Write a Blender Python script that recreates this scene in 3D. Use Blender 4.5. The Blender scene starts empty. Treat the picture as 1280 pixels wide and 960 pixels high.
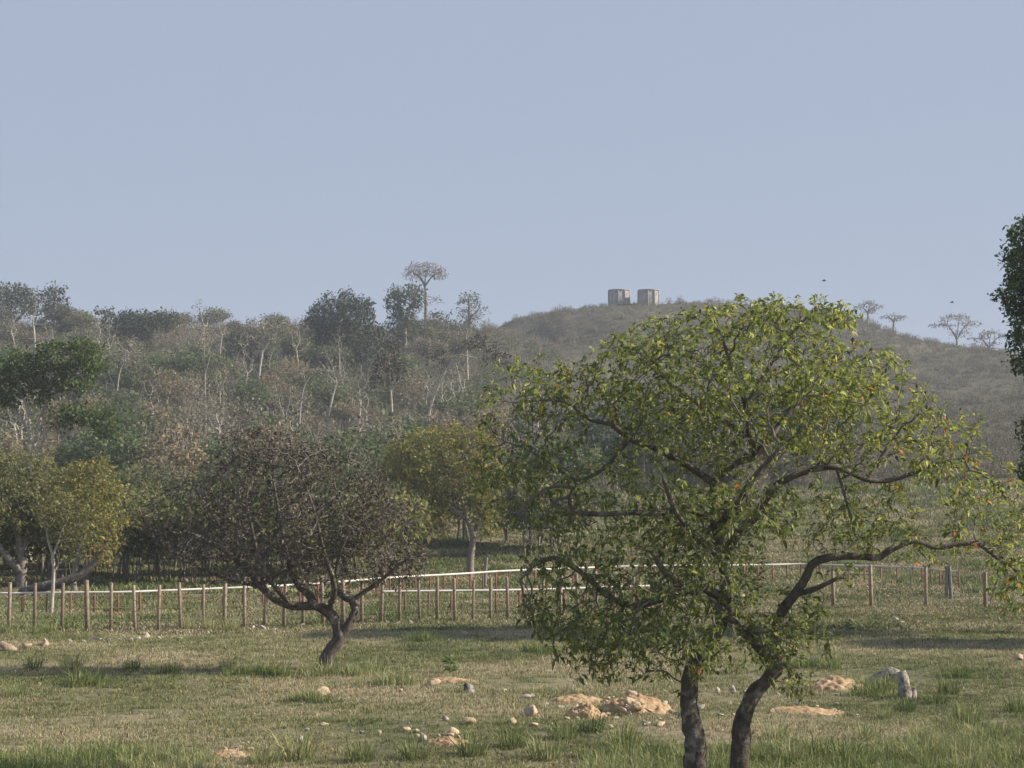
import bpy, math, random
import numpy as np
from mathutils import Vector, Matrix, noise as mnoise

# ------------------------------------------------------------------ camera, sky, sun, exposure
SC = bpy.context.scene
COL = SC.collection
F = 2500.0                      # focal length in photo pixels (1280 wide)
CAM = np.array((0.0, 0.0, 4.2)) # eye height over the pasture
TILT = math.atan(135.0 / F)     # horizon lies at photo row 615
cam = bpy.data.cameras.new('camera'); cam.sensor_width = 36.0; cam.lens = F / 1280 * 36
cam.clip_start = 0.5; cam.clip_end = 9000
camo = bpy.data.objects.new('camera', cam); COL.objects.link(camo)
camo.location = CAM; camo.rotation_euler = (math.pi / 2 + TILT, 0, 0); SC.camera = camo

SUN_EL, SUN_AZ = math.radians(30), math.radians(3)   # azimuth: from the right (+X), this much towards +Y
w = bpy.data.worlds.new('World'); SC.world = w; w.use_nodes = True
nt = w.node_tree; bg = nt.nodes['Background']
sky = nt.nodes.new('ShaderNodeTexSky'); sky.sky_type = 'NISHITA'; sky.sun_disc = False
sky.sun_elevation = SUN_EL; sky.sun_rotation = math.pi / 2 - SUN_AZ
sky.air_density = 1.0; sky.dust_density = 1.0; sky.ozone_density = 2.0; sky.altitude = 100
hs = nt.nodes.new('ShaderNodeHueSaturation'); hs.inputs['Saturation'].default_value = 0.66
nt.links.new(sky.outputs[0], hs.inputs['Color']); 
vm = nt.nodes.new('ShaderNodeMix'); vm.data_type = 'RGBA'; vm.inputs[0].default_value = .93   # even veil of high haze over the whole sky
vm.inputs[7].default_value = (2.58, 3.06, 4.02, 1); nt.links.new(hs.outputs[0], vm.inputs[6]); nt.links.new(vm.outputs[2], bg.inputs['Color'])
bg.inputs['Strength'].default_value = 0.088
sl = bpy.data.lights.new('sun', 'SUN'); sl.energy = 5.0; sl.angle = math.radians(0.6); sl.color = (1.0, 0.90, 0.74)
so = bpy.data.objects.new('sun', sl); COL.objects.link(so)
sdir = Vector((math.cos(SUN_EL) * math.cos(SUN_AZ), math.cos(SUN_EL) * math.sin(SUN_AZ), math.sin(SUN_EL)))
so.rotation_euler = sdir.to_track_quat('Z', 'Y').to_euler(); so.location = (60, 20, 60)
SC.view_settings.view_transform = 'Standard'; SC.view_settings.look = 'None'
SC.view_settings.exposure = 0.72; SC.view_settings.gamma = 1.0
SC.cycles.use_denoising = True; SC.cycles.max_bounces = 6; SC.cycles.transparent_max_bounces = 4
SC.cycles.diffuse_bounces = 3; SC.cycles.volume_bounces = 0

random.seed(11); RNG = np.random.default_rng(11)

# ------------------------------------------------------------------ geometry helpers
def at(px, py, d):
    """photo pixel at forward distance d (world y = d) -> world point"""
    u = (px - 640) / F; v = (480 - py) / F
    dy = math.cos(TILT) - v * math.sin(TILT); dz = math.sin(TILT) + v * math.cos(TILT)
    s = d / dy
    return np.array((u * s, d, CAM[2] + dz * s))

def vnoise(x, y, seed=0):
    x = np.asarray(x, float); y = np.asarray(y, float)
    xi = np.floor(x).astype(np.int64); yi = np.floor(y).astype(np.int64)
    fx = x - xi; fy = y - yi; fx = fx * fx * (3 - 2 * fx); fy = fy * fy * (3 - 2 * fy)
    def h(a, b):
        n = (a * 374761393 + b * 668265263 + seed * 974634777) & 0xffffffff
        n = ((n ^ (n >> 13)) * 1274126177) & 0xffffffff
        return ((n ^ (n >> 16)) & 0xffff) / 65535.0
    return (h(xi, yi) * (1 - fx) + h(xi + 1, yi) * fx) * (1 - fy) + (h(xi, yi + 1) * (1 - fx) + h(xi + 1, yi + 1) * fx) * fy
def fbm(x, y, seed=0, o=4):
    s = 0; a = .5
    for i in range(o):
        s = s + a * vnoise(x * 2**i + 17.3 * i, y * 2**i - 9.1 * i, seed + i); a *= .5
    return s

TX = np.array([-400, -200, -120, -66, -30, -8, 3, 12, 24, 45, 72, 100, 130, 200, 400], float)
TY = np.array([-100, 0, 100, 130, 170, 220, 280, 330, 365, 390, 415, 440, 462, 500, 560, 700, 1000, 2600], float)
TZ = np.array([
 [0]*15, [0]*15, [0]*15,
 [1,1,1,1,1,1,1,1.2,1.5,1.9,2.0,2,2,2,2],
 [4,4,4,4,3.6,3.6,3.6,3.8,4.2,4.8,5.2,5.2,5,5,4],
 [10,10,10,10,9,8.5,8,8,8.2,8.8,9.2,9.2,9,8,7],
 [19,20,20,20,18.5,16.5,14.5,13,13,14,14.5,15,14,12,10],
 [26,28,28,28,26.5,24,20.5,18,17,19,20,20.5,19,15,12],
 [30,33,33,33.5,32.5,31,27.5,24,21.5,24,25,24.5,22,17,13],
 [29,31,32,32.5,33.5,35.5,34,30.5,26,28,29.5,28,24.5,18.5,13],
 [28,31,32.5,33,34,35,31,34,37,37,35,32,26.5,19,13],
 [28,30,32,33,34.5,37,37,42,43.5,43,40,34.5,27.5,20,13],
 [25,27,29,30,31.5,39.5,44.5,46,47,47,44.6,36.5,28.5,20,13],
 [28,30,32,34,37,40,42,43,44,44,41,34,27,19,12],
 [22,24,26,28,30,32,33,34,34,34,32,28,22,16,10],
 [12,14,15,16,17,18,18,18,18,18,17,15,12,9,6],
 [2]*15, [0]*15], float)
def ss(t): return t * t * (3 - 2 * t)
def H(x, y):
    x = np.asarray(x, float); y = np.asarray(y, float)
    i = np.clip(np.searchsorted(TX, x) - 1, 0, len(TX) - 2); j = np.clip(np.searchsorted(TY, y) - 1, 0, len(TY) - 2)
    fx = np.clip((x - TX[i]) / (TX[i+1] - TX[i]), 0, 1); fy = np.clip((y - TY[j]) / (TY[j+1] - TY[j]), 0, 1)
    fx = .5 * fx + .5 * ss(fx); fy = .75 * fy + .25 * ss(fy)
    z = (TZ[j, i] * (1-fx) + TZ[j, i+1] * fx) * (1-fy) + (TZ[j+1, i] * (1-fx) + TZ[j+1, i+1] * fx) * fy
    far = np.clip((y - 110) / 150, 0, 1)
    z = z + (fbm(x / 9, y / 9, 3) - .47) * .28 + (fbm(x / 1.6, y / 1.6, 7, 3) - .44) * .10 * (1 - far)
    z = z + (fbm(x / 34, y / 34, 5) - .47) * 5.0 * far
    return z
def H1(x, y): return float(H(np.array([x]), np.array([y]))[0])
def ghit(px, py, d0=25, d1=500):
    """where the sight line through a photo pixel meets the ground"""
    d = np.linspace(d0, d1, 6000); u = (px - 640) / F; v = (480 - py) / F
    dy = math.cos(TILT) - v * math.sin(TILT); dz = math.sin(TILT) + v * math.cos(TILT)
    x = u * d / dy; z = CAM[2] + dz * d / dy; g = H(x, d)
    k = np.argmax(z <= g) if (z <= g).any() else len(d) - 1
    return np.array((x[k], d[k], g[k]))

def fast_mesh(name, V, Fc, mat=None, tint=None, smooth=False):
    """V (n,3); Fc (m,k) or list of such arrays"""
    V = np.asarray(V, np.float32)
    if not isinstance(Fc, list) or not isinstance(Fc[0], np.ndarray): Fc = [np.asarray(Fc)]
    Fc = [np.asarray(f, np.int32) for f in Fc if len(f)]
    me = bpy.data.meshes.new(name); me.vertices.add(len(V)); me.vertices.foreach_set('co', V.ravel())
    nl = sum(f.size for f in Fc); nf = sum(len(f) for f in Fc)
    me.loops.add(nl); me.loops.foreach_set('vertex_index', np.concatenate([f.ravel() for f in Fc]))
    st = []; o = 0
    for f in Fc:
        st.append(o + np.arange(len(f)) * f.shape[1]); o += f.size
    me.polygons.add(nf); me.polygons.foreach_set('loop_start', np.concatenate(st).astype(np.int32))
    if smooth: me.polygons.foreach_set('use_smooth', np.ones(nf, bool))
    if tint is not None:
        a = me.attributes.new('tint', 'FLOAT_COLOR', 'POINT')
        c = np.ones((len(V), 4), np.float32); c[:, :3] = tint; a.data.foreach_set('color', c.ravel())
    if mat: me.materials.append(mat)
    me.update(calc_edges=True); me.validate()
    return me
def link(name, me, parent=None, loc=None):
    o = bpy.data.objects.new(name, me); COL.objects.link(o)
    if loc is not None: o.location = loc
    if parent: o.parent = parent
    return o
def tag(o, label, cat, group=None, kind=None):
    o['label'] = label; o['category'] = cat
    if group: o['group'] = group
    if kind: o['kind'] = kind
    return o
def thing(name, label, cat, loc, group=None):
    o = bpy.data.objects.new(name, None); COL.objects.link(o); o.location = loc; o.empty_display_size = .3
    return tag(o, label, cat, group)
def copy_tree(src, loc, rz, sc, label=None, group=None):
    c = src.copy(); COL.objects.link(c); c.location = loc; c.rotation_euler = (0, 0, rz); c.scale = (sc, sc, sc)
    if label: c['label'] = label
    if group: c['group'] = group
    for ch in KIDS[src.name]:
        k = ch.copy(); COL.objects.link(k); k.parent = c
    return c
KIDS = {}

# ------------------------------------------------------------------ materials
def newmat(name):
    m = bpy.data.materials.new(name); m.use_nodes = True
    m.node_tree.nodes.clear(); n = m.node_tree.nodes
    out = n.new('ShaderNodeOutputMaterial'); return m, n, m.node_tree.links, out
def ramp(n, stops):
    r = n.new('ShaderNodeValToRGB'); e = r.color_ramp.elements
    while len(e) < len(stops): e.new(.5)
    for k, (p, c) in enumerate(stops): e[k].position = p; e[k].color = (*c, 1)
    return r
def noise(n, l, vec, scale, detail=4, rough=.55):
    t = n.new('ShaderNodeTexNoise'); t.inputs['Scale'].default_value = scale
    t.inputs['Detail'].default_value = detail; t.inputs['Roughness'].default_value = rough
    if vec is not None: l.new(vec, t.inputs['Vector'])
    return t
def mix(n, l, f, a, b, mode='MIX'):
    m = n.new('ShaderNodeMix'); m.data_type = 'RGBA'; m.blend_type = mode
    if isinstance(f, (int, float)): m.inputs[0].default_value = f
    else: l.new(f, m.inputs[0])
    for s, v in ((6, a), (7, b)):
        if isinstance(v, tuple): m.inputs[s].default_value = (*v, 1)
        else: l.new(v, m.inputs[s])
    return m.outputs[2]
def leaf_material(name, trans=.35, rough=.5, spec=.3, gain=1.0):
    m, n, l, out = newmat(name)
    a = n.new('ShaderNodeAttribute'); a.attribute_name = 'tint'
    oi = n.new('ShaderNodeObjectInfo')
    h = n.new('ShaderNodeHueSaturation'); mr = n.new('ShaderNodeMapRange')
    mr.inputs[3].default_value = gain * .84; mr.inputs[4].default_value = gain * 1.16
    l.new(oi.outputs['Random'], mr.inputs[0]); l.new(mr.outputs[0], h.inputs['Value']); l.new(a.outputs['Color'], h.inputs['Color'])
    p = n.new('ShaderNodeBsdfPrincipled'); p.inputs['Roughness'].default_value = rough
    p.inputs['Specular IOR Level'].default_value = spec
    t = n.new('ShaderNodeBsdfTranslucent'); x = n.new('ShaderNodeMixShader'); x.inputs[0].default_value = trans
    l.new(h.outputs[0], p.inputs['Base Color']); l.new(h.outputs[0], t.inputs['Color'])
    l.new(p.outputs[0], x.inputs[1]); l.new(t.outputs[0], x.inputs[2]); l.new(x.outputs[0], out.inputs[0]); return m
def bark_material(name, c1, c2, scale=6, bump=.5, patch=None, twig=None):
    m, n, l, out = newmat(name); tc = n.new('ShaderNodeTexCoord')
    t = noise(n, l, tc.outputs['Object'], scale, 6, .65); r = ramp(n, [(.32, c1), (.68, c2)]); l.new(t.outputs[0], r.inputs[0])
    colr = r.outputs[0]
    if patch:
        t2 = noise(n, l, tc.outputs['Object'], scale * .55, 4, .6); r2 = ramp(n, [(.56, (0, 0, 0)), (.66, (1, 1, 1))])
        l.new(t2.outputs[0], r2.inputs[0]); colr = mix(n, l, r2.outputs[0], colr, patch)
    if twig:   # thin twigs are coated with grey lichen
        at_ = n.new('ShaderNodeAttribute'); at_.attribute_name = 'tint'; tw = mix(n, l, r.outputs[0], tuple(.6 * v for v in twig), twig); mu = n.new('ShaderNodeMath'); mu.operation = 'MULTIPLY'; mu.inputs[1].default_value = .85
        l.new(at_.outputs['Fac'], mu.inputs[0]); colr = mix(n, l, mu.outputs[0], colr, tw)
    p = n.new('ShaderNodeBsdfPrincipled'); p.inputs['Roughness'].default_value = .9; p.inputs['Specular IOR Level'].default_value = .15
    l.new(colr, p.inputs['Base Color'])
    b = n.new('ShaderNodeBump'); b.inputs['Strength'].default_value = bump; b.inputs['Distance'].default_value = .03
    t3 = noise(n, l, tc.outputs['Object'], scale * 4, 4, .7); l.new(t3.outputs[0], b.inputs['Height']); l.new(b.outputs[0], p.inputs['Normal'])
    l.new(p.outputs[0], out.inputs[0]); return m

LEAF = leaf_material('leaf_glossy', .42, .5, .28, 1.4)
LEAF_DRY = leaf_material('leaf_dry', .2, .8, .1, 1.05)
LEAF_FAR = leaf_material('leaf_far', .32, .7, .15, 1.15)
BARK_DARK = bark_material('bark_dark', (.055, .046, .04), (.17, .145, .12), 9, 1.0, (.27, .25, .22), (.33, .30, .265))
BARK_GREY = bark_material('bark_grey', (.13, .115, .10), (.30, .27, .24), 7, .6)
BARK_PALE = bark_material('bark_pale', (.27, .245, .21), (.50, .46, .41), 5, .4, None, (.24, .215, .175))
BARK_TWIG = bark_material('bark_twig', (.19, .175, .14), (.34, .315, .265), 3, .3)

def patch_colour(n, l, pos):
    """pasture colour, shared by soil sheet and grass blades: green, straw and grey-brown patches"""
    n1 = noise(n, l, pos, .16, 5, .62); n2 = noise(n, l, pos, .9, 4, .6)
    m0 = n.new('ShaderNodeMath'); m0.operation = 'MULTIPLY_ADD'; m0.inputs[1].default_value = 1.8; m0.inputs[2].default_value = -.40; l.new(n1.outputs[0], m0.inputs[0])
    mm = n.new('ShaderNodeMath'); mm.operation = 'MULTIPLY_ADD'; mm.inputs[1].default_value = .45
    l.new(n2.outputs[0], mm.inputs[0]); l.new(m0.outputs[0], mm.inputs[2])
    return mm.outputs[0]
def ground_material():
    m, n, l, out = newmat('pasture_soil'); g = n.new('ShaderNodeNewGeometry'); pos = g.outputs['Position']
    f = patch_colour(n, l, pos)
    r = ramp(n, [(.48, (.13, .13, .075)), (.66, (.19, .175, .105)), (.80, (.235, .205, .13)), (.95, (.28, .225, .155))]); l.new(f, r.inputs[0])
    fine = noise(n, l, pos, 9, 5, .7); rf = ramp(n, [(.3, (.6, .6, .6)), (.7, (1.25, 1.25, 1.25))]); l.new(fine.outputs[0], rf.inputs[0])
    near = mix(n, l, 1.0, r.outputs[0], rf.outputs[0], 'MULTIPLY')
    h1 = noise(n, l, pos, .09, 5, .65); rh = ramp(n, [(.3, (.065, .066, .045)), (.5, (.10, .094, .066)), (.72, (.155, .138, .098))]); l.new(h1.outputs[0], rh.inputs[0])
    h2 = noise(n, l, pos, 1.1, 5, .7); rh2 = ramp(n, [(.3, (.55, .55, .55)), (.7, (1.2, 1.2, 1.2))]); l.new(h2.outputs[0], rh2.inputs[0])
    hill = mix(n, l, 1.0, rh.outputs[0], rh2.outputs[0], 'MULTIPLY')
    s = n.new('ShaderNodeSeparateXYZ'); l.new(pos, s.inputs[0]); mr = n.new('ShaderNodeMapRange')
    mr.inputs[1].default_value = 150; mr.inputs[2].default_value = 215; l.new(s.outputs[1], mr.inputs[0])
    c = mix(n, l, mr.outputs[0], near, hill)
    p = n.new('ShaderNodeBsdfPrincipled'); p.inputs['Roughness'].default_value = .95; p.inputs['Specular IOR Level'].default_value = .1
    l.new(c, p.inputs['Base Color']); b = n.new('ShaderNodeBump'); b.inputs['Strength'].default_value = .6; b.inputs['Distance'].default_value = .06
    l.new(fine.outputs[0], b.inputs['Height']); l.new(b.outputs[0], p.inputs['Normal']); l.new(p.outputs[0], out.inputs[0]); return m
def grass_material():
    m, n, l, out = newmat('grass_blade'); oi = n.new('ShaderNodeObjectInfo')
    pos = oi.outputs['Location']; g = n.new('ShaderNodeNewGeometry')
    f = patch_colour(n, l, g.outputs['Position'])
    ad = n.new('ShaderNodeMath'); ad.operation = 'MULTIPLY_ADD'; ad.inputs[1].default_value = .26
    l.new(oi.outputs['Random'], ad.inputs[0]); l.new(f, ad.inputs[2])
    a = n.new('ShaderNodeAttribute'); a.attribute_name = 'tint'
    r = ramp(n, [(.55, (.12, .15, .062)), (.74, (.178, .20, .09)), (.9, (.235, .238, .13)), (1.0, (.32, .305, .19))]); l.new(ad.outputs[0], r.inputs[0])
    c = mix(n, l, 1.0, r.outputs[0], a.outputs['Color'], 'MULTIPLY')
    p = n.new('ShaderNodeBsdfPrincipled'); p.inputs['Roughness'].default_value = .7; p.inputs['Specular IOR Level'].default_value = .15
    t = n.new('ShaderNodeBsdfTranslucent'); x = n.new('ShaderNodeMixShader'); x.inputs[0].default_value = .25
    l.new(c, p.inputs['Base Color']); l.new(c, t.inputs['Color'])
    l.new(p.outputs[0], x.inputs[1]); l.new(t.outputs[0], x.inputs[2]); l.new(x.outputs[0], out.inputs[0]); return m
def rough_material(name, stops, scale, bump=.5, dist=.03, rough=.9, random_val=0):
    m, n, l, out = newmat(name); tc = n.new('ShaderNodeTexCoord'); t = noise(n, l, tc.outputs['Object'], scale, 6, .65)
    r = ramp(n, stops); l.new(t.outputs[0], r.inputs[0]); c = r.outputs[0]
    if random_val:
        oi = n.new('ShaderNodeObjectInfo'); h = n.new('ShaderNodeHueSaturation'); mr = n.new('ShaderNodeMapRange')
        mr.inputs[3].default_value = 1 - random_val; mr.inputs[4].default_value = 1 + random_val
        l.new(oi.outputs['Random'], mr.inputs[0]); l.new(mr.outputs[0], h.inputs['Value']); l.new(c, h.inputs['Color']); c = h.outputs[0]
    p = n.new('ShaderNodeBsdfPrincipled'); p.inputs['Roughness'].default_value = rough; p.inputs['Specular IOR Level'].default_value = .15
    l.new(c, p.inputs['Base Color']); b = n.new('ShaderNodeBump'); b.inputs['Strength'].default_value = bump; b.inputs['Distance'].default_value = dist
    l.new(t.outputs[0], b.inputs['Height']); l.new(b.outputs[0], p.inputs['Normal']); l.new(p.outputs[0], out.inputs[0]); return m

GROUND = ground_material(); GRASS = grass_material()
STONE_TAN = rough_material('stone_tan', [(.3, (.30, .21, .14)), (.6, (.50, .39, .28)), (.75, (.58, .50, .40))], 5, .6, .04, .9, .2)
STONE_PALE = rough_material('stone_pale', [(.3, (.28, .245, .20)), (.7, (.52, .47, .41))], 5, .6, .04, .9, .2)
EARTH = rough_material('bare_earth', [(.3, (.20, .13, .075)), (.5, (.38, .26, .15)), (.7, (.52, .39, .26))], 6, .9, .06)
POST_TAN = rough_material('post_tan', [(.3, (.19, .145, .11)), (.7, (.36, .285, .22))], 9, .5, .01, .85, .15)
POST_RED = rough_material('post_red', [(.3, (.20, .085, .065)), (.7, (.31, .15, .115))], 9, .4, .01, .8, .2)
RAIL_WHITE = rough_material('rail_white', [(.3, (.40, .37, .33)), (.5, (.62, .60, .56)), (.7, (.72, .70, .67))], 1.6, .2, .005, .6)
WOOD_OLD = rough_material('weathered_wood', [(.36, (.05, .042, .036)), (.5, (.25, .225, .20)), (.68, (.46, .43, .39))], 8, .8, .03)
WIRE = rough_material('fence_wire', [(.3, (.16, .14, .13)), (.7, (.28, .25, .23))], 9, .1, .002, .6)
CONCRETE = rough_material('tank_concrete', [(.3, (.14, .138, .13)), (.48, (.26, .248, .23)), (.65, (.37, .348, .32))], .8, .4, .05)
BIRD = rough_material('bird_feather', [(.3, (.02, .02, .02)), (.7, (.05, .045, .04))], 9, .2, .01)

# ------------------------------------------------------------------ the ground
def build_ground():
    ys = np.concatenate([np.linspace(-60, 22, 24), np.linspace(23, 80, 230), np.linspace(80.6, 180, 130), np.linspace(182, 600, 210), np.linspace(620, 2500, 40)])
    us = np.linspace(-1, 1, 321); us = .45 * us + .55 * us ** 3
    Y, U = np.meshgrid(ys, us, indexing='ij'); X = U * (70 + .9 * np.abs(Y))
    Z = H(X, Y); V = np.stack([X, Y, Z], -1).reshape(-1, 3)
    nu = len(us); i, j = np.meshgrid(np.arange(len(ys) - 1), np.arange(nu - 1), indexing='ij'); a = (i * nu + j).ravel()
    o = link('ground', fast_mesh('ground', V, np.stack([a, a + 1, a + nu + 1, a + nu], 1), GROUND, smooth=True)); o['kind'] = 'structure'
    o['label'] = 'dry pasture rising to scrubby hills'
build_ground()

# ------------------------------------------------------------------ trees: skeleton growth, tubes, leaves
def unit(v): return v / (np.linalg.norm(v, axis=-1, keepdims=True) + 1e-9)
def seed_paths(paths, sub):
    """paths: list of lists of (xyz, radius). A path starts at the node nearest to its first point. -> nodes, parents, radii"""
    N, Pr, R = [], [], []
    for k, path in enumerate(paths):
        pts = [np.array(p[0], float) for p in path]; rad = [abs(p[1]) for p in path]
        # Catmull-Rom through the points
        dense, dr = [], []
        for i in range(len(pts) - 1):
            p0 = pts[max(i-1, 0)]; p1 = pts[i]; p2 = pts[i+1]; p3 = pts[min(i+2, len(pts)-1)]
            m = max(1, int(np.linalg.norm(p2 - p1) / sub))
            for s in range(m):
                t = s / m
                dense.append(.5 * (2*p1 + (p2-p0)*t + (2*p0-5*p1+4*p2-p3)*t*t + (3*p1-p0-3*p2+p3)*t**3)); dr.append(rad[i]*(1-t)+rad[i+1]*t)
        dense.append(pts[-1]); dr.append(rad[-1])
        if k == 0 or not N: par = -1; start = 0
        else:
            A = np.array(N); dd = ((A - dense[0])**2).sum(1)
            ok = np.where(dd < (sub*1.5)**2)[0]
            par = int(ok[np.argmin(dd[ok])]) if len(ok) else int(np.argmin(dd)); start = 1
            if path[0][1] < 0: par = -1; start = 0
        for p, r in zip(dense[start:], dr[start:]):
            N.append(p); Pr.append(par); R.append(abs(r)); par = len(N) - 1
    return N, Pr, R
def grow(N, Pr, A, step, infl, kill, iters=90, jit=.35, grav=0.0, rng=RNG):
    N = [np.array(n) for n in N]; Pr = list(Pr); A = np.array(A)
    P = np.array(N); nch = {}
    best = np.full(len(A), 1e9); bi = np.zeros(len(A), int)
    def upd(newP, off):
        for c in range(0, len(newP), 400):
            d = np.sqrt(((A[:, None, :] - newP[None, c:c+400])**2).sum(2)); k = d.argmin(1); dm = d[np.arange(len(A)), k]
            m = dm < best; best[m] = dm[m]; bi[m] = k[m] + off + c
    upd(P, 0)
    for it in range(iters):
        if len(A) == 0: break
        act = best < infl
        if not act.any():
            infl *= 1.5; continue
        dirs = unit(A[act] - P[bi[act]]); idx = bi[act]
        acc = np.zeros((len(P), 3)); np.add.at(acc, idx, dirs); nodes = np.unique(idx)
        nodes = np.array([k for k in nodes if nch.get(k, 0) < 4], int)
        if len(nodes) == 0: break
        dv = unit(acc[nodes]) + rng.normal(0, jit, (len(nodes), 3)) + np.array((0, 0, grav))
        newP = P[nodes] + unit(dv) * step
        off = len(P); P = np.concatenate([P, newP]); Pr.extend(int(k) for k in nodes)
        for k in nodes: nch[k] = nch.get(k, 0) + 1
        upd(newP, off)
        keep = best > kill; A = A[keep]; best = best[keep]; bi = bi[keep]
    return P, np.array(Pr)
def radii(P, Pr, R0, rmin, expo=2.4, cap=None):
    n = len(P); s = np.zeros(n); nc = np.zeros(n, int)
    for i in range(n - 1, -1, -1):
        r = rmin if nc[i] == 0 else s[i] ** (1 / expo)
        if i < len(R0): r = R0[i]
        s[i] = r ** expo
        if Pr[i] >= 0: s[Pr[i]] += s[i]; nc[Pr[i]] += 1
    r = s ** (1 / expo)
    for i in range(n):
        if Pr[i] >= 0: r[i] = min(r[i], r[Pr[i]] * .97)
        r[i] = max(r[i], rmin)
    return r, nc
def tubes(P, Pr, r, sides_fn, wob=0.0, rng=RNG, with_r=False):
    ch = [[] for _ in P]
    for i, p in enumerate(Pr):
        if p >= 0: ch[p].append(i)
    main = {}
    for i, c in enumerate(ch):
        if c: main[i] = max(c, key=lambda k: r[k])
    V, Q, off, VR = [], [], 0, []
    for i in range(len(P)):
        p = Pr[i]
        if p >= 0 and main.get(p) == i: continue
        chain = [i]
        while chain[-1] in main: chain.append(main[chain[-1]])
        pts = [P[k] for k in chain]; rr = [r[k] for k in chain]
        if p >= 0: pts = [P[p]] + pts; rr = [min(rr[0] * 1.15, r[p])] + rr
        if len(pts) < 2: continue
        pts = np.array(pts); rr = np.array(rr); s = sides_fn(rr.max())
        t = np.gradient(pts, axis=0); t = unit(t); up = np.array((.31, .95, .05)) if abs(t[0][2]) > .5 else np.array((.05, .1, 1.0))
        b = unit(np.cross(t, up)); nn = np.cross(b, t)
        ang = np.arange(s) * 2 * math.pi / s; rw = rr[:, None] * (1 + wob * rng.normal(0, 1, (len(pts), s)))
        ring = pts[:, None, :] + rw[..., None] * (np.cos(ang)[None, :, None] * b[:, None, :] + np.sin(ang)[None, :, None] * nn[:, None, :])
        m = len(pts); V.append(ring.reshape(-1, 3)); VR.append(np.repeat(rr, s)); a = (np.arange(m - 1)[:, None] * s + np.arange(s)[None, :]); a2 = (np.arange(m - 1)[:, None] * s + (np.arange(s) + 1)[None, :] % s)
        Q.append(np.stack([a, a2, a2 + s, a + s], -1).reshape(-1, 4) + off); off += m * s
    if with_r: return np.concatenate(V), np.concatenate(Q), np.concatenate(VR)
    return np.concatenate(V), np.concatenate(Q)
def leaf_geo(P, D, L, W, col, rng=RNG, simple=False, droop=.15):
    n = len(P); D = unit(D); rnd = unit(rng.normal(0, 1, (n, 3)) + np.array((0, 0, 1.1)))
    S = unit(np.cross(D, rnd)); Nn = np.cross(S, D); L = np.broadcast_to(L, (n,))[:, None]; W = np.broadcast_to(W, (n,))[:, None]
    tip = P + D * L - np.array((0, 0, 1.0)) * L * droop
    lf = P + D * L * .5 + S * W * .5 + Nn * L * .08; rt = P + D * L * .5 - S * W * .5 + Nn * L * .08
    if simple:
        V = np.stack([P, rt, tip, lf], 1).reshape(-1, 3); Fc = np.arange(n * 4).reshape(n, 4); k = 4
    else:
        ce = P + D * L * .52; V = np.stack([P, rt, tip, lf, ce], 1).reshape(-1, 3); k = 5
        b = np.arange(n)[:, None] * 5; Fc = np.concatenate([b + np.array([[0, 1, 4]]), b + np.array([[4, 1, 2]]), b + np.array([[0, 4, 3]]), b + np.array([[4, 2, 3]])])
    return V, Fc, np.repeat(col, k, 0)
def palette(n, cols, wts, rng=RNG, var=.12):
    cols = np.array(cols); k = rng.choice(len(cols), n, p=np.array(wts) / sum(wts))
    c = cols[k] * (1 + rng.normal(0, var, (n, 1))); return np.clip(c * (1 + rng.normal(0, var * .4, (n, 3))), .004, .9)
def ell_points(ells, rng=RNG, shell=.0):
    """ells: (centre xyz, radii xyz, count)"""
    out = []
    for c, r, n in ells:
        v = unit(rng.normal(0, 1, (n, 3))) * (rng.random((n, 1)) ** (1 / 3 if not shell else shell)); out.append(np.array(c) + v * np.array(r))
    return np.concatenate(out)
def foliage(tips, dirs, k, L, asp, jit, cols, wts, rng=RNG, simple=True, droop=.15, spread=1.0, sunlit_young=None, lvar=.4):
    """k leaves round every twig end"""
    P = np.repeat(tips, k, 0); D = np.repeat(dirs, k, 0); n = len(P)
    P = P + rng.normal(0, jit, (n, 3)); D = unit(D + rng.normal(0, spread, (n, 3)))
    Ls = L * np.clip(1 + rng.normal(0, lvar, n), .45, 1.8); col = palette(n, cols, wts, rng)
    return P, D, Ls, Ls * asp * (1 + rng.normal(0, .15, n)), col
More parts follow.
